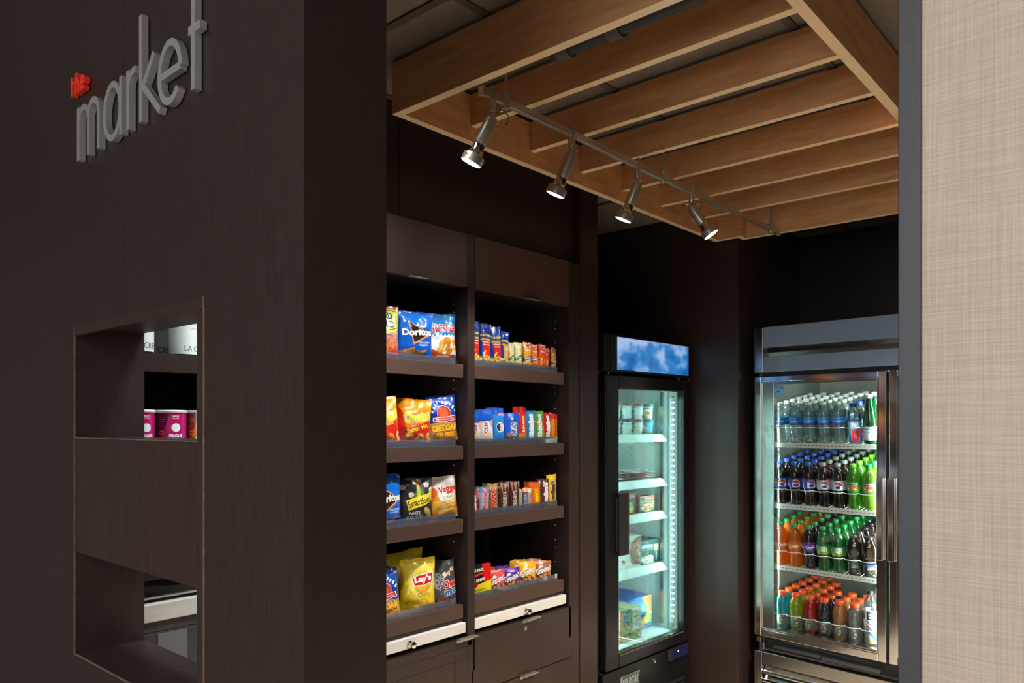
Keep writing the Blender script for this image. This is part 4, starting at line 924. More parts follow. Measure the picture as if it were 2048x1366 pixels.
for t_ in (0, 1):
    for k, cx in enumerate(cols):
        v = V[t_][k]; where = ['against the door frame', 'second from the left', 'third from the left', 'fourth from the left', 'rightmost'][k]
        o = putf('ice_cream_tub', tubm[v], cx, .185, 1.4675 + t_ * .0825, 20 + 9 * k, 'ice cream tub in the %s row of the freezer top shelf, %s' % (['lower', 'upper'][t_], where), 'ice cream tub', 'ice cream tubs on the freezer top shelf')
        link('lid', lidm[1 if v > 2 else 0], o)
# wrapped frozen bars lying in a heap
frz = [mat_of('froz_%d' % i, lambda c=c, t=t: bar(c, t, '#ffffff', '#5c2020', 2, th_=.5, ln=.7)) for i, (c, t) in enumerate((('#a8482c', 'ICE BAR'), ('#d8d0c8', 'VANILLA'), ('#b02c34', 'CRUNCH'), ('#5c8c7c', 'COOKIE')))]
fme = [pillow('frozen_bar', frz[i], .055, .135, .022, 200 + i, nx=8, ny=12, seal=.07, wr=.004, lean=0, bend=0, p=.4) for i in range(4)]
R = random.Random(5); n = 0
for layer, cnt in ((0, 7), (1, 6)):
    for k in range(cnt):
        x = .235 + .0625 * (k + .5 * layer + .3); o = link('frozen_bar', fme[(k + layer * 2) % 4], None)
        M4 = FM @ Matrix.Translation((x, .20 - R.uniform(0, .02), 1.2500 + .0250 * layer)) @ Matrix.Rotation(math.radians(R.uniform(-5, 5) + 90), 4, 'Z') @ Matrix.Rotation(PI/2, 4, 'Y') @ Matrix.Rotation(PI, 4, 'Y') @ Matrix.Translation((0, 0, -.067))
        o.matrix_world = M4
        tag(o, 'wrapped frozen bar, %s layer on second freezer shelf, %s from left' % (['bottom', 'top'][layer], ['first', 'second', 'third', 'fourth', 'fifth', 'sixth', 'seventh'][k]), 'frozen bar', 'frozen bars on the second freezer shelf')
# boxes
def art_box(k):
    a = Art(260, 260, '#2c3030')
    if k == 'pasta': a.grad(0, '#2c3432', 1, '#8c7c70'); a.rect(.45, .72, .98, .92, '#b83c34'); a.text('CHICKEN', .70, .86, .4, .07, '#f4e8e0'); a.text('PARMESAN', .70, .77, .42, .07, '#f4e8e0'); a.ell(.22, .84, .17, .12, '#e8ece4'); a.ell(.22, .84, .15, .105, '#1c5c44'); a.text('MARIES', .22, .84, .24, .07, '#e8f0e8'); a.ell(.55, .30, .40, .26, '#3c4440'); a.blobs(70, .28, .12, .82, .52, .05, ['#d8b848', '#e8d078', '#c8a038', '#f0e0a0'], 1.5, 3); a.blobs(12, .05, .2, .25, .42, .05, ['#3c8c34', '#5cac44'], 1.3, 4)
    if k == 'pasta2': a.grad(0, '#40403c', 1, '#c8a898'); a.rect(.42, .74, 1, .94, '#c8382c'); a.text('ALFREDO', .70, .84, .44, .09, '#f8ece4'); a.ell(.18, .80, .15, .11, '#20302c'); a.text('MARIES', .18, .80, .2, .06, '#e8f0e8'); a.ell(.52, .28, .42, .24, '#e8e4dc'); a.blobs(60, .2, .12, .85, .42, .045, ['#e8a050', '#d8783c', '#f0c890', '#b85c30'], 1.4, 3); a.blobs(6, .8, .45, 1, .6, .05, ['#c8c83c'], 1.3, 4)
    if k == 'white': a = Art(260, 260, '#d8e0da'); a.ell(1.0, .52, .52, .45, '#4c4448'); a.rect(.97, 0, 1, 1, '#d8e0da'); a.blobs(110, .55, .16, .93, .85, .045, ['#8c4438', '#b87060', '#6c342c', '#c8a080', '#6c7c44'], 1.6, 3); a.rect(.08, .70, .36, .88, '#1c7c4c'); a.text('HEALTHY', .22, .82, .2, .04, '#f0f8f0'); a.text('CHOICE', .22, .75, .22, .07, '#f0f8f0', bold=.05); a.text('SIMPLY', .22, .60, .30, .09, '#5c6c68', bold=-.005); a.text('STEAMERS', .22, .51, .28, .03, '#5c6c68'); a.blobs(6, .14, .20, .30, .30, .03, ['#8c3c2c', '#4c3c34'], 1.4, 8)
    if k == 'dark': a = Art(260, 260, '#34484a'); a.grad(0, '#2c3c3c', 1, '#3c5456'); a.text('DEVOUR', .34, .74, .58, .16, '#e8f4f4', bold=.05); a.text('BUFFALO CHICKEN', .34, .60, .5, .04, '#b8ccc8'); a.blobs(50, .06, .06, .62, .32, .055, ['#e8e0c8', '#c8bc98', '#f4f0e0', '#a89c78'], 1.4, 3); a.blobs(16, .74, .48, .90, .80, .055, ['#e8d8b0', '#d0a870', '#f4ecd0'], 1.3, 5); a.rect(.80, .1, .84, .48, '#c8d4d4')
    if k == 'lean': a = Art(260, 300, '#6c8c6c'); a.blobs(220, .0, .0, 1, 1, .05, ['#a8b890', '#7c9c74', '#c8c8a0', '#5c7c5c', '#c0a868', '#3c5c48'], 1.5, 3); a.poly([(0, 0), (.10, 0), (.07, .3), (.1, .7), (.22, 1), (0, 1)], '#e87038'); a.ell(.24, .76, .13, .11, '#e8f0f4'); a.ell(.24, .76, .115, .10, '#3c7cb8'); a.rect(.58, .30, .96, .98, '#e0e8e0'); a.text('LEAN', .77, .89, .28, .08, '#a83c4c', bold=.01); a.text('CUISINE', .77, .82, .26, .04, '#5c6c6c'); a.ell(.77, .71, .15, .04, '#b8c83c'); a.text('BOWL', .77, .71, .2, .035, '#2c4c2c'); [a.rect(.63, .42 + .045 * i, .92, .435 + .045 * i, '#8ca0b0') for i in range(5)]
    if k == 'blue': a = Art(260, 300, '#2c8cd8'); a.poly([(.55, 1), (1, 1), (1, .5), (.8, .4)], '#e89858'); a.grad(0, '#4c6c8c', .08, '#4c8cc0'); a.ell(.50, .66, .30, .17, '#3cacdc'); a.text('WHITE', .48, .71, .38, .09, '#ffffff', rot=12, bold=.04, out='#1c5cb8'); a.text('CASTLE', .50, .61, .42, .09, '#ffffff', rot=12, bold=.04, out='#1c5cb8'); a.poly([(.35, .42), (.75, .52), (.75, .34), (.4, .3)], '#2c3444'); a.blobs(26, .12, .14, .78, .36, .09, ['#d89c4c', '#e8b468', '#b8742c', '#f0c884'], 1.2, 3); a.blobs(16, .75, .2, .98, .5, .06, ['#e8e088', '#d8c860'], 1.2, 8); a.text('12 CT', .84, .88, .2, .07, '#a8402c')
    return a
def boxmesh(name, k, w_, d_, h_, side):
    mf = art_box(k).mat('carton_' + k, .6, spec=.1, coat=0); ms = M('carton_side_' + k, side, .6, spec=.1, var=.1, vscale=(30, 30, 30))
    mb = MB(); mb.quad([(-w_/2, 0, 0), (w_/2, 0, 0), (w_/2, 0, h_), (-w_/2, 0, h_)], [(0, 0), (1, 0), (1, 1), (0, 1)])
    mb.quad([(-w_/2, 0, h_), (w_/2, 0, h_), (w_/2, d_, h_), (-w_/2, d_, h_)]); mb.quad([(-w_/2, 0, 0), (-w_/2, d_, 0), (w_/2, d_, 0), (w_/2, 0, 0)])
    mb.quad([(w_/2, 0, 0), (w_/2, d_, 0), (w_/2, d_, h_), (w_/2, 0, h_)]); mb.quad([(-w_/2, 0, 0), (-w_/2, 0, h_), (-w_/2, d_, h_), (-w_/2, d_, 0)]); mb.quad([(w_/2, d_, 0), (-w_/2, d_, 0), (-w_/2, d_, h_), (w_/2, d_, h_)])
    me = mb.mesh(name, mf); me.materials.append(ms)
    for p in me.polygons: p.material_index = 0 if abs(p.normal.y + 1) < .1 else 1
    return me
BX = [('pasta', .400, .150, .165, .045, .113, 1.0608, '#5c3c38', 'dark frozen pasta carton with green oval badge, left on the third freezer shelf'),
      ('pasta2', .586, .150, .135, .045, .086, 1.0608, '#8c3c34', 'smaller frozen pasta carton, right on the third freezer shelf'),
      ('white', .408, .135, .195, .16, .165, .7885, '#c8d0cc', 'large white frozen meal carton with a dark bowl on the fourth freezer shelf'),
      ('dark', .617, .150, .175, .13, .124, .7885, '#3c4848', 'dark teal frozen meal carton on the fourth freezer shelf'),
      ('lean', .362, .100, .185, .14, .165, .4385, '#88a888', 'green frozen bowl carton with orange edge on the freezer floor'),
      ('blue', .566, .175, .200, .22, .175, .4385, '#3c64b0', 'bright blue and orange snack carton on the freezer floor')]
for k, x, y, w_, d_, h_, z, sc, lb_ in BX:
    putf('frozen_food_box', boxmesh('frozen_food_box', k, w_, d_, h_, sc), x, y, z, 0, lb_, 'frozen food box', 'frozen food cartons in the freezer')
putf('frozen_food_box', boxmesh('frozen_food_box', 'pasta', .165, .045, .113, '#5c3c38'), .400, .200, 1.0608, 0, 'dark frozen pasta carton behind the one with the green oval badge', 'frozen food box', 'frozen food cartons in the freezer')

# ------------------------------------------------------------------ stainless drinks fridge (two glass doors)
fr = thing('drinks_fridge', 'stainless steel two-door glass fridge full of bottled drinks', 'fridge', (-1.642, 3.75, 0), math.radians(-5.70))
def rb(name, a, b, mat, parent=None, bev=0.): return box(name, a, b, mat, parent or fr, bev)
WF = 1.37
rb('side_panel', (0, .045, .08), (.030, .70, 2.018), 'steel', bev=.002); rb('side_panel', (WF - .03, .045, .08), (WF, .70, 2.018), 'steel', bev=.002)
rb('back_panel', (.031, .66, .08), (WF - .031, .70, 2.018), 'steel'); rb('top_panel', (.031, .045, 1.99), (WF - .031, .659, 2.018), 'steel')
hp = rb('header_panel', (.049, 0, 1.912), (WF, .044, 2.018), 'hdr', None, .002); rb('header_strip', (.049, 0, 1.788), (WF, .044, 1.866), 'hdr', hp, .002)
rb('header_end', (0, -.001, 1.788), (.0485, .044, 2.018), 'steel', hp, .002)
mb = MB(); mb.quad([(.049, .001, 1.9118), (WF, .001, 1.9118), (WF, .030, 1.889), (.049, .030, 1.889)]); mb.quad([(.049, .030, 1.889), (WF, .030, 1.889), (WF, .001, 1.8662), (.049, .001, 1.8662)])
mb.quad([(.049, .001, 1.9118), (.049, .030, 1.889), (.049, .001, 1.8662)]); mb.build('grip_channel', 'steel', hp)
ll = dict(parent=None)
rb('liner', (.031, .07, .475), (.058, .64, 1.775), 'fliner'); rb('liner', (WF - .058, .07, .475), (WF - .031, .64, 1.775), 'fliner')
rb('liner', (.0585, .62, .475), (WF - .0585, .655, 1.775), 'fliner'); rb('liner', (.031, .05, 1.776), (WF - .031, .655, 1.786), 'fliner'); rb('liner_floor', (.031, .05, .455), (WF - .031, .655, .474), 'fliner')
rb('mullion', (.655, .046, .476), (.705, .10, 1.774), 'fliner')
rb('door_jamb', (.031, .046, .476), (.066, .069, 1.774), 'rail')
def door(x0, flip, gl0, gl1, hx0, hx1):
    d = rb('door', (x0, 0, .443), (x0 + .036, .042, 1.766), 'chrome', None, .003); x1 = x0 + .652
    rb('frame_bar', (x1 - .036, 0, .443), (x1, .042, 1.766), 'chrome', d, .003)
    rb('frame_bar', (x0 + .0365, 0, 1.738), (x1 - .0365, .042, 1.766), 'chrome', d, .003); rb('frame_bar', (x0 + .0365, 0, .443), (x1 - .0365, .042, .478), 'chrome', d, .003)
    rb('inner_frame', (x0 + .0365, .006, .4785), (gl0, .040, 1.7375), 'steel', d, .001)
    if x1 - .0365 > gl1: rb('inner_frame', (gl1, .006, .4785), (x1 - .0365, .040, 1.7375), 'steel', d, .001)
    rb('inner_frame', (gl0 + .0003, .006, 1.725), (gl1 - .0003, .040, 1.7375), 'steel', d); rb('inner_frame', (gl0 + .0003, .006, .4785), (gl1 - .0003, .040, .492), 'steel', d)
    for a in (x0 + .0368, x1 - .0408): rb('bead', (a, -.002, .48), (a + .004, .0055, 1.736), 'chrome', d)
    rb('bead', (x0 + .041, -.002, 1.733), (x1 - .041, .0055, 1.737), 'chrome', d); rb('bead', (x0 + .041, -.002, .4792), (x1 - .041, .0055, .4832), 'chrome', d)
    rb('glass_pane', (gl0 + .0005, .018, .4925), (gl1 - .0005, .023, 1.7245), 'glass', d)
    hm = MB().box((hx0, -.026, .908), (hx1, -.021, 1.280)); hm.box((hx1 - .004, -.0208, .908), (hx1, -.0025, 1.280)); hm.build('handle', 'chrome', d, bev=.002)
    return d
rb('gap_light_block', (.031, .026, 1.7675), (WF - .031, .0435, 1.7872), 'blkm')  # added strip that blocks liner light and keeps the gap dark
d1 = door(0, 0, .105, .612, .618, .643); d2 = door(.664, 1, .712, 1.24, .667, .692)
at_ = Art(128, 128, '#1c78c8'); at_.rect(.04, .04, .96, .96, '#e8f2f8'); at_.rect(.08, .30, .92, .92, '#2c8cd8'); at_.ell(.42, .48, .34, .34, '#e8f4fc', ring=.12); at_.rect(.0, .3, .1, .42, '#2c8cd8'); at_.text('energy', .42, .58, .56, .2, '#ffffff', rot=10, bold=.0); at_.ell(.76, .50, .08, .08, '#ffffff'); at_.rect(.08, .08, .92, .27, '#2c8cd8'); at_.text('ENERGY STAR', .5, .175, .74, .10, '#ffffff')
mb = MB(); mb.quad([(.106, .0165, 1.668), (.152, .0165, 1.668), (.152, .0165, 1.716), (.106, .0165, 1.716)], [(0, 0), (1, 0), (1, 1), (0, 1)])
mb.quad([(.106, .0176, 1.668), (.106, .0176, 1.716), (.152, .0176, 1.716), (.152, .0176, 1.668)]); mb.build('sticker', at_.mat('blue_sticker', .4), d1)
# plinth
rb('sill_panel', (.004, .05, .37), (WF, .30, .45), 'blkm')
for a, b, z in ((.10, .34, .405), (.345, .43, .400), (.432, .62, .398)):
    mb = MB(); mb.quad([(a, .010, z - .012), (b, .010, z - .012), (b, .048, z + .022), (a, .048, z + .022)]); mb.quad([(a, .010, z - .016), (a, .048, z + .018), (b, .048, z + .018), (b, .010, z - .016)]); mb.quad([(a, .010, z - .016), (b, .010, z - .016), (b, .010, z - .012), (a, .010, z - .012)])
    mb.build('cover_flap', 'blkm', fr)
MB().box((.006, .012, .405), (.030, .045, .43)).box((.02, .02, .372), (.045, .045, .404)).build('hinge_bracket', 'steel', fr, bev=.002)
bp_ = rb('base_frame', (0, 0, .08), (.042, .044, .362), 'steel', None, .002); rb('frame_bar', (.0425, 0, .300), (WF, .044, .362), 'steel', bp_, .002)
for i in range(5):
    z = .285 - .043 * i; mb = MB(); a, b = .046, WF - .01
    Q = [(.002, z - .034), (.016, z - .030), (.034, z - .006), (.034, z), (.014, z - .022), (.002, z - .028)]
    for k in range(6): y0_, z0_ = Q[k]; y1_, z1_ = Q[(k + 1) % 6]; mb.quad([(a, y0_, z0_), (b, y0_, z0_), (b, y1_, z1_), (a, y1_, z1_)])
    mb.quad([(a, y, zz) for y, zz in Q]); mb.quad([(b, y, zz) for y, zz in Q][::-1]); mb.build('louver', 'chrome', bp_)
rb('grille_back', (.044, .045, .08), (WF, .05, .36), 'blkm', bp_)
for sx, e in ((.0615, 19.0), (.648, 13.0)):
    rb('led_tube', (sx - .0025, .074, .50), (sx + .0025, .082, 1.76), 'rail')
    l = bpy.data.lights.new('fridge_led', 'AREA'); l.shape = 'RECTANGLE'; l.size = .012; l.size_y = 1.24; l.energy = e; l.color = (.85, 1, .90)
    lo = bpy.data.objects.new('fridge_led', l); COL.objects.link(lo); lo.parent = fr; lo.location = (sx, .066, 1.13); lo.rotation_euler = Vector((.5 if sx < .3 else -.5, 1, 0)).to_track_quat('-Z', 'Y').to_euler()
FRM = Matrix.Translation((-1.642, 3.75, 0)) @ Matrix.Rotation(math.radians(-5.70), 4, 'Z')
SH = [(1.428, 10), (1.116, 10), (.802, 10), (.476, 4.5)]
for si, (z, tl) in enumerate(SH):
    T = Matrix.Translation((0, .085, z)) @ Matrix.Rotation(math.radians(tl), 4, 'X')
    if si < 3:
        mb = MB()
        for k in range(30): x = .066 + k * .0197; mb.cyl(T @ Vector((x, -.01, -.004)), T @ Vector((x, .50, -.004)), .0018, 5)
        for y in (.0, .17, .34, .5): mb.cyl(T @ Vector((.064, y, -.0075)), T @ Vector((.648, y, -.0075)), .0025, 6)
        sh = tag(mb.build('wire_shelf', 'wire', fr), kind='stuff')
        rb('price_rail', (.066, .070, z - .022), (.650, .0745, z + .002), 'rail', sh)
        mk = MB()
        for k in range(28): mk.box((.095 + k * .0195, .0690, z - .012), (.105 + k * .0195, .0698, z - .009))
        tag(mk.build('rail_slots', 'grid', sh), kind='stuff')
    else:
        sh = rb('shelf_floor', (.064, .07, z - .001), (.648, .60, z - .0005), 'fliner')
        mb = MB().box((.064, 0, -.0035), (.648, .5, -.001), T); mb.build('ramp', 'fliner', sh)
    pts = []
    for c in range(7):
        cx = .106 + .0735 * c
        for k in range(9): a = PI * (k / 8); pts.append(T @ Vector((cx - .037 * math.cos(a), -.012 - .022 * math.sin(a), .085)))
    MB().tube(pts, .0017, 6).build('bottle_guard', 'wire', fr, True)
# ---- bottles
LQ = {'water': clearmat('water_bottle', (.84, .94, .92), .12, .05, diff=.24, dcol=(.72, .95, .95), trl=.5),
      'cola': M('cola', (.012, .006, .005), .08, spec=.6), 'dew': clearmat('green_soda', (.10, .42, .03), .08, .04, diff=.62, dcol=(.10, .42, .02), trl=.5),
      'dewb': clearmat('yellow_green_soda', (.25, .40, .02), .08, .04, diff=.62, dcol=(.16, .36, .02), trl=.5),
      'orange': clearmat('orange_soda', (1, .32, .01), .04, .05, diff=.85, dcol=(1, .27, .01), trl=.5), 'grape': M('grape_soda', (.016, .005, .018), .08, spec=.6),
      'green': clearmat('green_bottle', (.01, .42, .08), .08, .04, diff=.5, dcol=(.01, .36, .07), trl=.5), 'tea': clearmat('tea', (.10, .04, .015), .08, .04, diff=.5, dcol=(.05, .022, .012), trl=.5),
      'dkgreen': clearmat('dark_green_glass', (.0, .16, .04), .09, .02, diff=.6, dcol=(.0, .085, .025), trl=.5),
      'gteal': clearmat('teal_drink', (.02, .55, .62), .07, .05, diff=.62, dcol=(.01, .50, .58), trl=.5), 'glime': clearmat('lime_drink', (.6, .72, .02), .07, .05, diff=.62, dcol=(.60, .74, .01), trl=.5),
      'gred': clearmat('red_drink', (.6, .01, .01), .07, .05, diff=.7, dcol=(.78, .012, .014), trl=.5), 'gnavy': M('navy_drink', (.008, .012, .03), .1, spec=.6),
      'gamber': clearmat('amber_drink', (.75, .32, .08), .07, .05, diff=.6, dcol=(.80, .36, .10), trl=.5), 'gwhite': clearmat('cloudy_drink', (.80, .84, .80), .08, .05, diff=.32, dcol=(.62, .68, .64), trl=.5),
      'clear': clearmat('clear_bottle', (.86, .92, .90), .10, .02, diff=.05, dcol=(.8, .9, .88), trl=.5)}
CP = {k: M('cap_' + k, c, .4) for k, c in dict(white='#dfe6e0', blue='#1c5cd0', grey='#8c9894', lime='#5cc020', green='#108c44', orange='#f0581c', navy='#1c3c9c', dark='#1c1c20').items()}
P_water = [(.028, 0), (.0315, .004)] + [(.0315 - .0014 * (i % 2), .010 + .0085 * i) for i in range(9)] + [(.0318, .092), (.0318, .132), (.0325, .140), (.0315, .158), (.024, .174), (.0135, .184), (.0125, .192)]
P_soda = [(.022, 0), (.033, .006), (.0350, .018), (.0345, .030), (.0305, .052), (.0298, .066), (.0345, .084), (.0355, .095), (.0355, .138), (.0350, .148), (.0325, .162), (.0262, .178), (.0170, .190), (.0130, .197), (.0125, .204)]
P_sport = [(.027, 0), (.0335, .005), (.0340, .040), (.0335, .075), (.0350, .082), (.0325, .090), (.0350, .098), (.0345, .130), (.0310, .150), (.0225, .166), (.0190, .170), (.0190, .178)]
P_glass = [(.029, 0), (.0335, .005), (.0335, .088), (.0310, .12), (.0225, .165), (.0165, .195), (.0145, .215), (.0145, .222)]
P_sq = [(.026, 0), (.0290, .004), (.0290, .140), (.0250, .160), (.0150, .172), (.0130, .180)]
P_tea = [(.028, 0), (.0315, .005), (.0325, .06), (.0280, .085), (.0320, .115), (.0310, .140), (.0260, .158), (.0180, .172), (.0170, .180)]
P_tall = [(.029, 0), (.0335, .006), (.0335, .190), (.030, .212), (.018, .236), (.0135, .246), (.0130, .254)]
def cap(z, r, h_, fl=0): return [(r, z), (r, z + h_ - .002), (r * .93, z + h_)]
def alab(fn, w_=384, h_=96, bg='#ffffff', **k):
    a = Art(w_, h_, bg); fn(a); return a.mat('bottle_print', .35, **k)
def L_water(a): a.grad(0, '#1c64d8', 1, '#3cb0f4'); [a.text('AQUAFINA', x, .45, .20, .28, '#e8f4ff', bold=.03) for x in (.25, .5, .75)]; a.rect(0, .0, 1, .1, '#1c3c98')
def L_pepsi(a, bg='#1450c8'):
    a.rect(0, 0, 1, 1, bg)
    for x in (.25, .52, .80): a.ell(x, .5, .095, .40, '#ffffff'); a.ell(x, .5, .086, .36, '#e0301c'); a.poly([(x - .09, .56), (x - .03, .60), (x + .09, .42), (x + .09, .1), (x - .09, .1)], '#ffffff'); a.ell(x, .30, .055, .17, '#1c3ca8'); a.ell(x, .5, .095, .40, '#ffffff', ring=.13)
def L_dew(a):
    a.rect(0, 0, 1, 1, '#2c8c1c'); a.grad(0, '#3c9c1c', 1, '#188c28')
    for x in (.25, .5, .75): a.poly([(x - .11, .2), (x - .04, .85), (x + .11, .85), (x + .06, .15)], '#d8e8c0'); a.text('Mtn', x, .72, .12, .22, '#1c5c2c', rot=12, bold=.04); a.text('DEW', x, .40, .18, .42, '#d0281c', rot=12, bold=.06, out='#f4f4ec', ow=1)
def L_crush(a, bg='#f07818'): a.rect(0, 0, 1, 1, bg); a.rect(0, 0, 1, .14, '#e8502c' if bg != '#5c2c9c' else '#3c1c6c'); [a.text('Crush', x, .52, .20, .36, '#ffffff', rot=6, bold=.05) for x in (.25, .5, .75)]
def L_mist(a): a.grad(0, '#8cac1c', 1, '#1c8c4c'); [(a.text('SIERRA', x, .76, .15, .24, '#f0f4f0', bold=.05), a.text('MIST', x, .46, .17, .36, '#f0f4f0', bold=.06)) for x in (.25, .5, .75)]
def L_sport(a): a.rect(0, 0, 1, 1, '#8c9088'); a.grad(0, '#787c74', 1, '#94988c'); [(a.ell(x, .52, .06, .40, '#ecf0e8', ring=.34), a.rect(x + .0, .42, x + .055, .60, '#ecf0e8'), a.poly([(x + .01, .62), (x + .07, .62), (x + .07, .80), (x + .02, .72)], '#84887c')) for x in (.2, .45, .70, .95)]
def L_peleg(a): a.rect(0, 0, 1, 1, '#bcd8dc'); a.rect(0, .82, 1, .92, '#5c8ca0'); [(a.text('S.PELLEGRINO', x, .62, .20, .13, '#3c6c8c', bold=.03), a.poly([(x, .5), (x + .015, .36), (x + .035, .34), (x + .02, .26), (x + .025, .12), (x, .2), (x - .025, .12), (x - .02, .26), (x - .035, .34), (x - .015, .36)], '#c83c3c')) for x in (.25, .5, .75)]
def L_fiji(a): a.grad(0, '#1c5ca8', 1, '#7cb0d8'); [(a.rect(x - .08, .02, x + .08, .60, '#c81c2c'), a.text('FIJI', x, .80, .15, .26, '#ffffff', bold=.04), a.ell(x, .3, .04, .14, '#e8707c')) for x in (.25, .5, .75, 1.0, 0)]
def L_tea(a, c): a.rect(0, 0, 1, 1, '#2c2622'); a.rect(0, .84, 1, 1, c); [(a.text('PURE', x, .74, .12, .10, '#a8a498'), a.text('LEAF', x, .62, .15, .13, '#c8c4b8', bold=.03), a.poly([(x - .06, .42), (x, .30), (x + .06, .42), (x, .22)], '#5c8c3c'), a.ell(x + .05, .1, .025, .05, '#c8c4b8')) for x in (.25, .5, .75)]
def L_life(a): a.grad(0, '#88a0ac', .5, '#b8c8c8'); [(a.rect(x - .09, .72, x + .09, .96, '#2c3434'), a.text('LIFE', x, .89, .12, .07, '#f0f4f4', bold=.06), a.text('WTR', x, .79, .12, .07, '#f0f4f4', bold=.06), a.poly([(x - .12, .6), (x + .12, .3), (x + .12, .22), (x - .12, .52)], '#c8483c'), a.poly([(x - .12, .48), (x + .12, .16), (x + .12, .05), (x - .12, .36)], '#2c6c9c'), a.poly([(x - .12, .28), (x + .05, .02), (x - .02, .02), (x - .12, .18)], '#d8a03c'), a.poly([(x - .12, .70), (x + .12, .46), (x + .12, .40), (x - .12, .66)], '#3c8cac')) for x in (.25, .5, .75)]
def lab(z0, z1, r, r1=None): return [(r, z0), (r if r1 is None else r1, z1)]
KIND = { # body profile, liquid, cap profile+colour, label profile + print, square
 'water': (P_water, 'water', (cap(.190, .0145, .015), 'white'), (lab(.094, .132, .0322), alab(L_water)), 0),
 'pepsi': (P_soda, 'cola', (cap(.202, .0148, .016), 'blue'), (lab(.090, .138, .0359), alab(L_pepsi)), 0),
 'diet': (P_soda, 'cola', (cap(.202, .0148, .016), 'grey'), (lab(.090, .138, .0359), alab(lambda a: L_pepsi(a, '#b8c0c4'))), 0),
 'dew': (P_soda, 'dew', (cap(.202, .0148, .016), 'lime'), (lab(.090, .138, .0359), alab(L_dew)), 0),
 'dew2': (P_soda, 'dewb', (cap(.202, .0148, .016), 'green'), (lab(.090, .138, .0359), alab(L_dew)), 0),
 'crush': (P_soda, 'orange', (cap(.202, .0148, .016), 'green'), (lab(.090, .134, .0359), alab(L_crush)), 0),
 'grape': (P_soda, 'grape', (cap(.202, .0148, .016), 'green'), (lab(.090, .138, .0359), alab(lambda a: L_crush(a, '#5c2c9c'))), 0),
 'mist': (P_soda, 'green', (cap(.202, .0148, .016), 'green'), (lab(.088, .134, .0359), alab(L_mist)), 0),
 'tea': (P_tea, 'tea', (cap(.178, .0185, .014), 'dark'), (lab(.008, .066, .0331, .0329), alab(lambda a: L_tea(a, '#1c5c44'), 384, 160)), .3),
 'tea2': (P_tea, 'tea', (cap(.178, .0185, .014), 'dark'), (lab(.008, .066, .0331, .0329), alab(lambda a: L_tea(a, '#2c4cb8'), 384, 160)), .3),
 'glass': (P_glass, 'dkgreen', (cap(.218, .0165, .016), 'white'), (lab(.020, .084, .0339), alab(L_peleg, 384, 128)), 0),
 'fiji': (P_sq, 'clear', (cap(.178, .0160, .016), 'navy'), (lab(.010, .110, .0292), alab(L_fiji, 384, 200)), .6),
 'gteal': (P_sport, 'gteal', (cap(.172, .0215, .020), 'orange'), None, 0), 'glime': (P_sport, 'glime', (cap(.172, .0215, .020), 'orange'), None, 0),
 'gred': (P_sport, 'gred', (cap(.172, .0215, .020), 'orange'), None, 0), 'gnavy': (P_sport, 'gnavy', (cap(.172, .0215, .020), 'orange'), None, 0),
 'gamber': (P_sport, 'gamber', (cap(.172, .0215, .020), 'orange'), None, 0), 'gwhite': (P_sport, 'gwhite', (cap(.172, .0215, .020), 'orange'), None, 0),
 'life': (P_tall, 'clear', (cap(.250, .0150, .014), 'dark'), (lab(.020, .175, .0339), alab(L_life, 384, 240)), 0)}
sport_lab = (lab(.020, .076, .0346, .0342), alab(L_sport, 420, 110, alpha=.62))
MK = {}
for k, (pr, lq, (cpf, cc), lb_, sq) in KIND.items():
    lb_ = lb_ or sport_lab; nm = {'glass': 'glass_bottle', 'life': 'tall_bottle'}.get(k, 'bottle')
    MK[k] = (MB().lathe(pr, 20, square=sq).mesh(nm + '_body', LQ[lq], True), MB().lathe(cpf, 16).mesh('cap', CP[cc], True), MB().lathe(lb_[0], 20, cap=False, uv=True, square=sq).mesh('label', lb_[1], True))
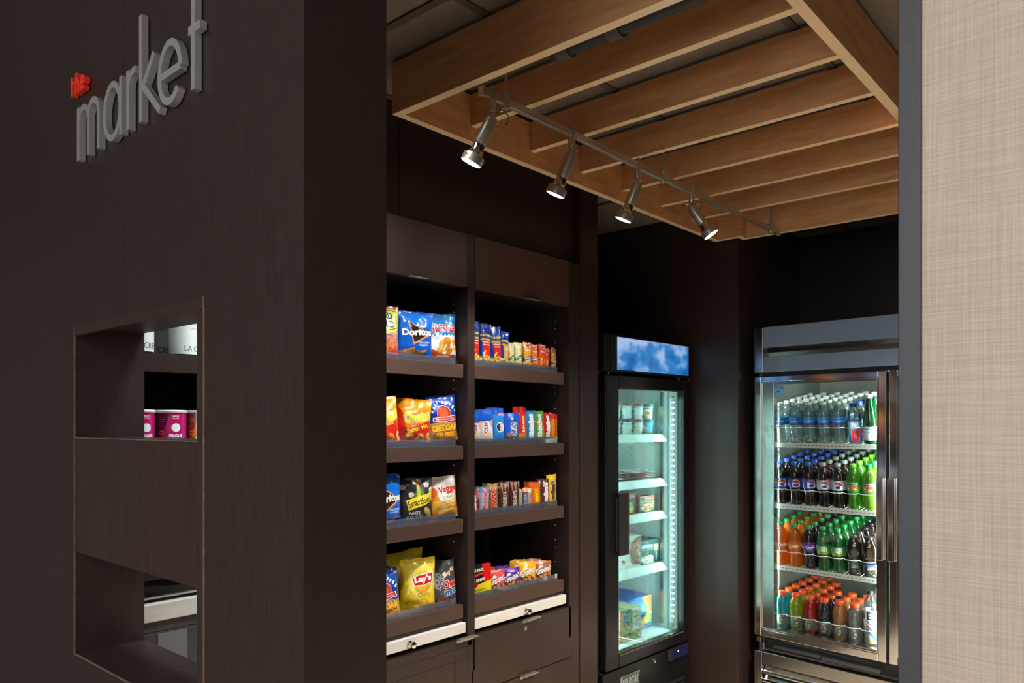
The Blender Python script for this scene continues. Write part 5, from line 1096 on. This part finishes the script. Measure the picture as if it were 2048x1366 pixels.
DESC = {'water': ('water_bottle', 'clear water bottle with blue label'), 'pepsi': ('soda_bottle', 'cola bottle with blue label and blue cap'), 'diet': ('soda_bottle', 'diet cola bottle with silver label'),
 'dew': ('soda_bottle', 'bright green soda bottle with lime cap'), 'dew2': ('soda_bottle', 'yellow-green soda bottle with green cap'), 'crush': ('soda_bottle', 'orange soda bottle with green cap'), 'grape': ('soda_bottle', 'dark grape soda bottle with purple label'),
 'mist': ('soda_bottle', 'green lemon soda bottle'), 'tea': ('tea_bottle', 'dark tea bottle with green band'), 'tea2': ('tea_bottle', 'dark tea bottle with blue band'), 'glass': ('mineral_water_bottle', 'dark green glass water bottle'), 'fiji': ('water_bottle', 'square water bottle with red flower label'),
 'gteal': ('sports_drink_bottle', 'teal sports drink'), 'glime': ('sports_drink_bottle', 'lime sports drink'), 'gred': ('sports_drink_bottle', 'red sports drink'), 'gnavy': ('sports_drink_bottle', 'navy sports drink'), 'gamber': ('sports_drink_bottle', 'amber sports drink'), 'gwhite': ('sports_drink_bottle', 'cloudy white sports drink'), 'life': ('water_bottle', 'tall clear water bottle with striped label')}
PLAN = [['water', 'water', 'water', 'water', 'water', 'fiji', 'glass'], ['pepsi', 'pepsi', 'pepsi', 'diet', 'diet', 'dew', 'dew2'],
        ['crush', 'crush', 'grape', 'mist', 'mist', 'tea', 'tea2'], ['gteal', 'glime', 'gred', 'gnavy', 'gamber', 'gwhite', 'life']]
DEEP = [[6, 6, 6, 6, 6, 6, 6], [5, 6, 6, 6, 6, 6, 6], [5, 5, 6, 6, 6, 6, 6], [6, 6, 5, 3, 3, 4, 5]]
ORD = ['front', 'second', 'third', 'fourth', 'fifth', 'sixth', 'seventh']; SN = ['top shelf', 'second shelf', 'third shelf', 'fridge floor']; CN = ['first', 'second', 'third', 'fourth', 'fifth', 'sixth', 'last']
R = random.Random(3)
for si, (z, tl) in enumerate(SH):
    T = FRM @ Matrix.Translation((0, .085, z)) @ Matrix.Rotation(math.radians(tl), 4, 'X')
    for c in range(7):
        for r in range(DEEP[si][c]):
            k = PLAN[si][c]; dy = .0735 if si or k == 'glass' else .066
            if si == 3 and k == 'gteal' and r > 2: k = 'gnavy'
            if si == 3 and k == 'gwhite' and r > 1: k = 'gteal'
            nm, ds = DESC[k]; bme, cme, lme = MK[k]
            o = link(nm, bme); o.matrix_world = T @ Matrix.Translation((.106 + .0735 * c, .024 + dy * r, .0006)) @ Matrix.Rotation(math.radians(R.uniform(-12, 12) + 18), 4, 'Z')
            tag(o, '%s, %s in %s column, %s' % (ds, ORD[r], CN[c], SN[si]), 'bottle', 'bottles on the %s of the drinks fridge' % SN[si].replace('fridge ', ''))
            link('cap', cme, o)
            if r < 4: link('label', lme, o)
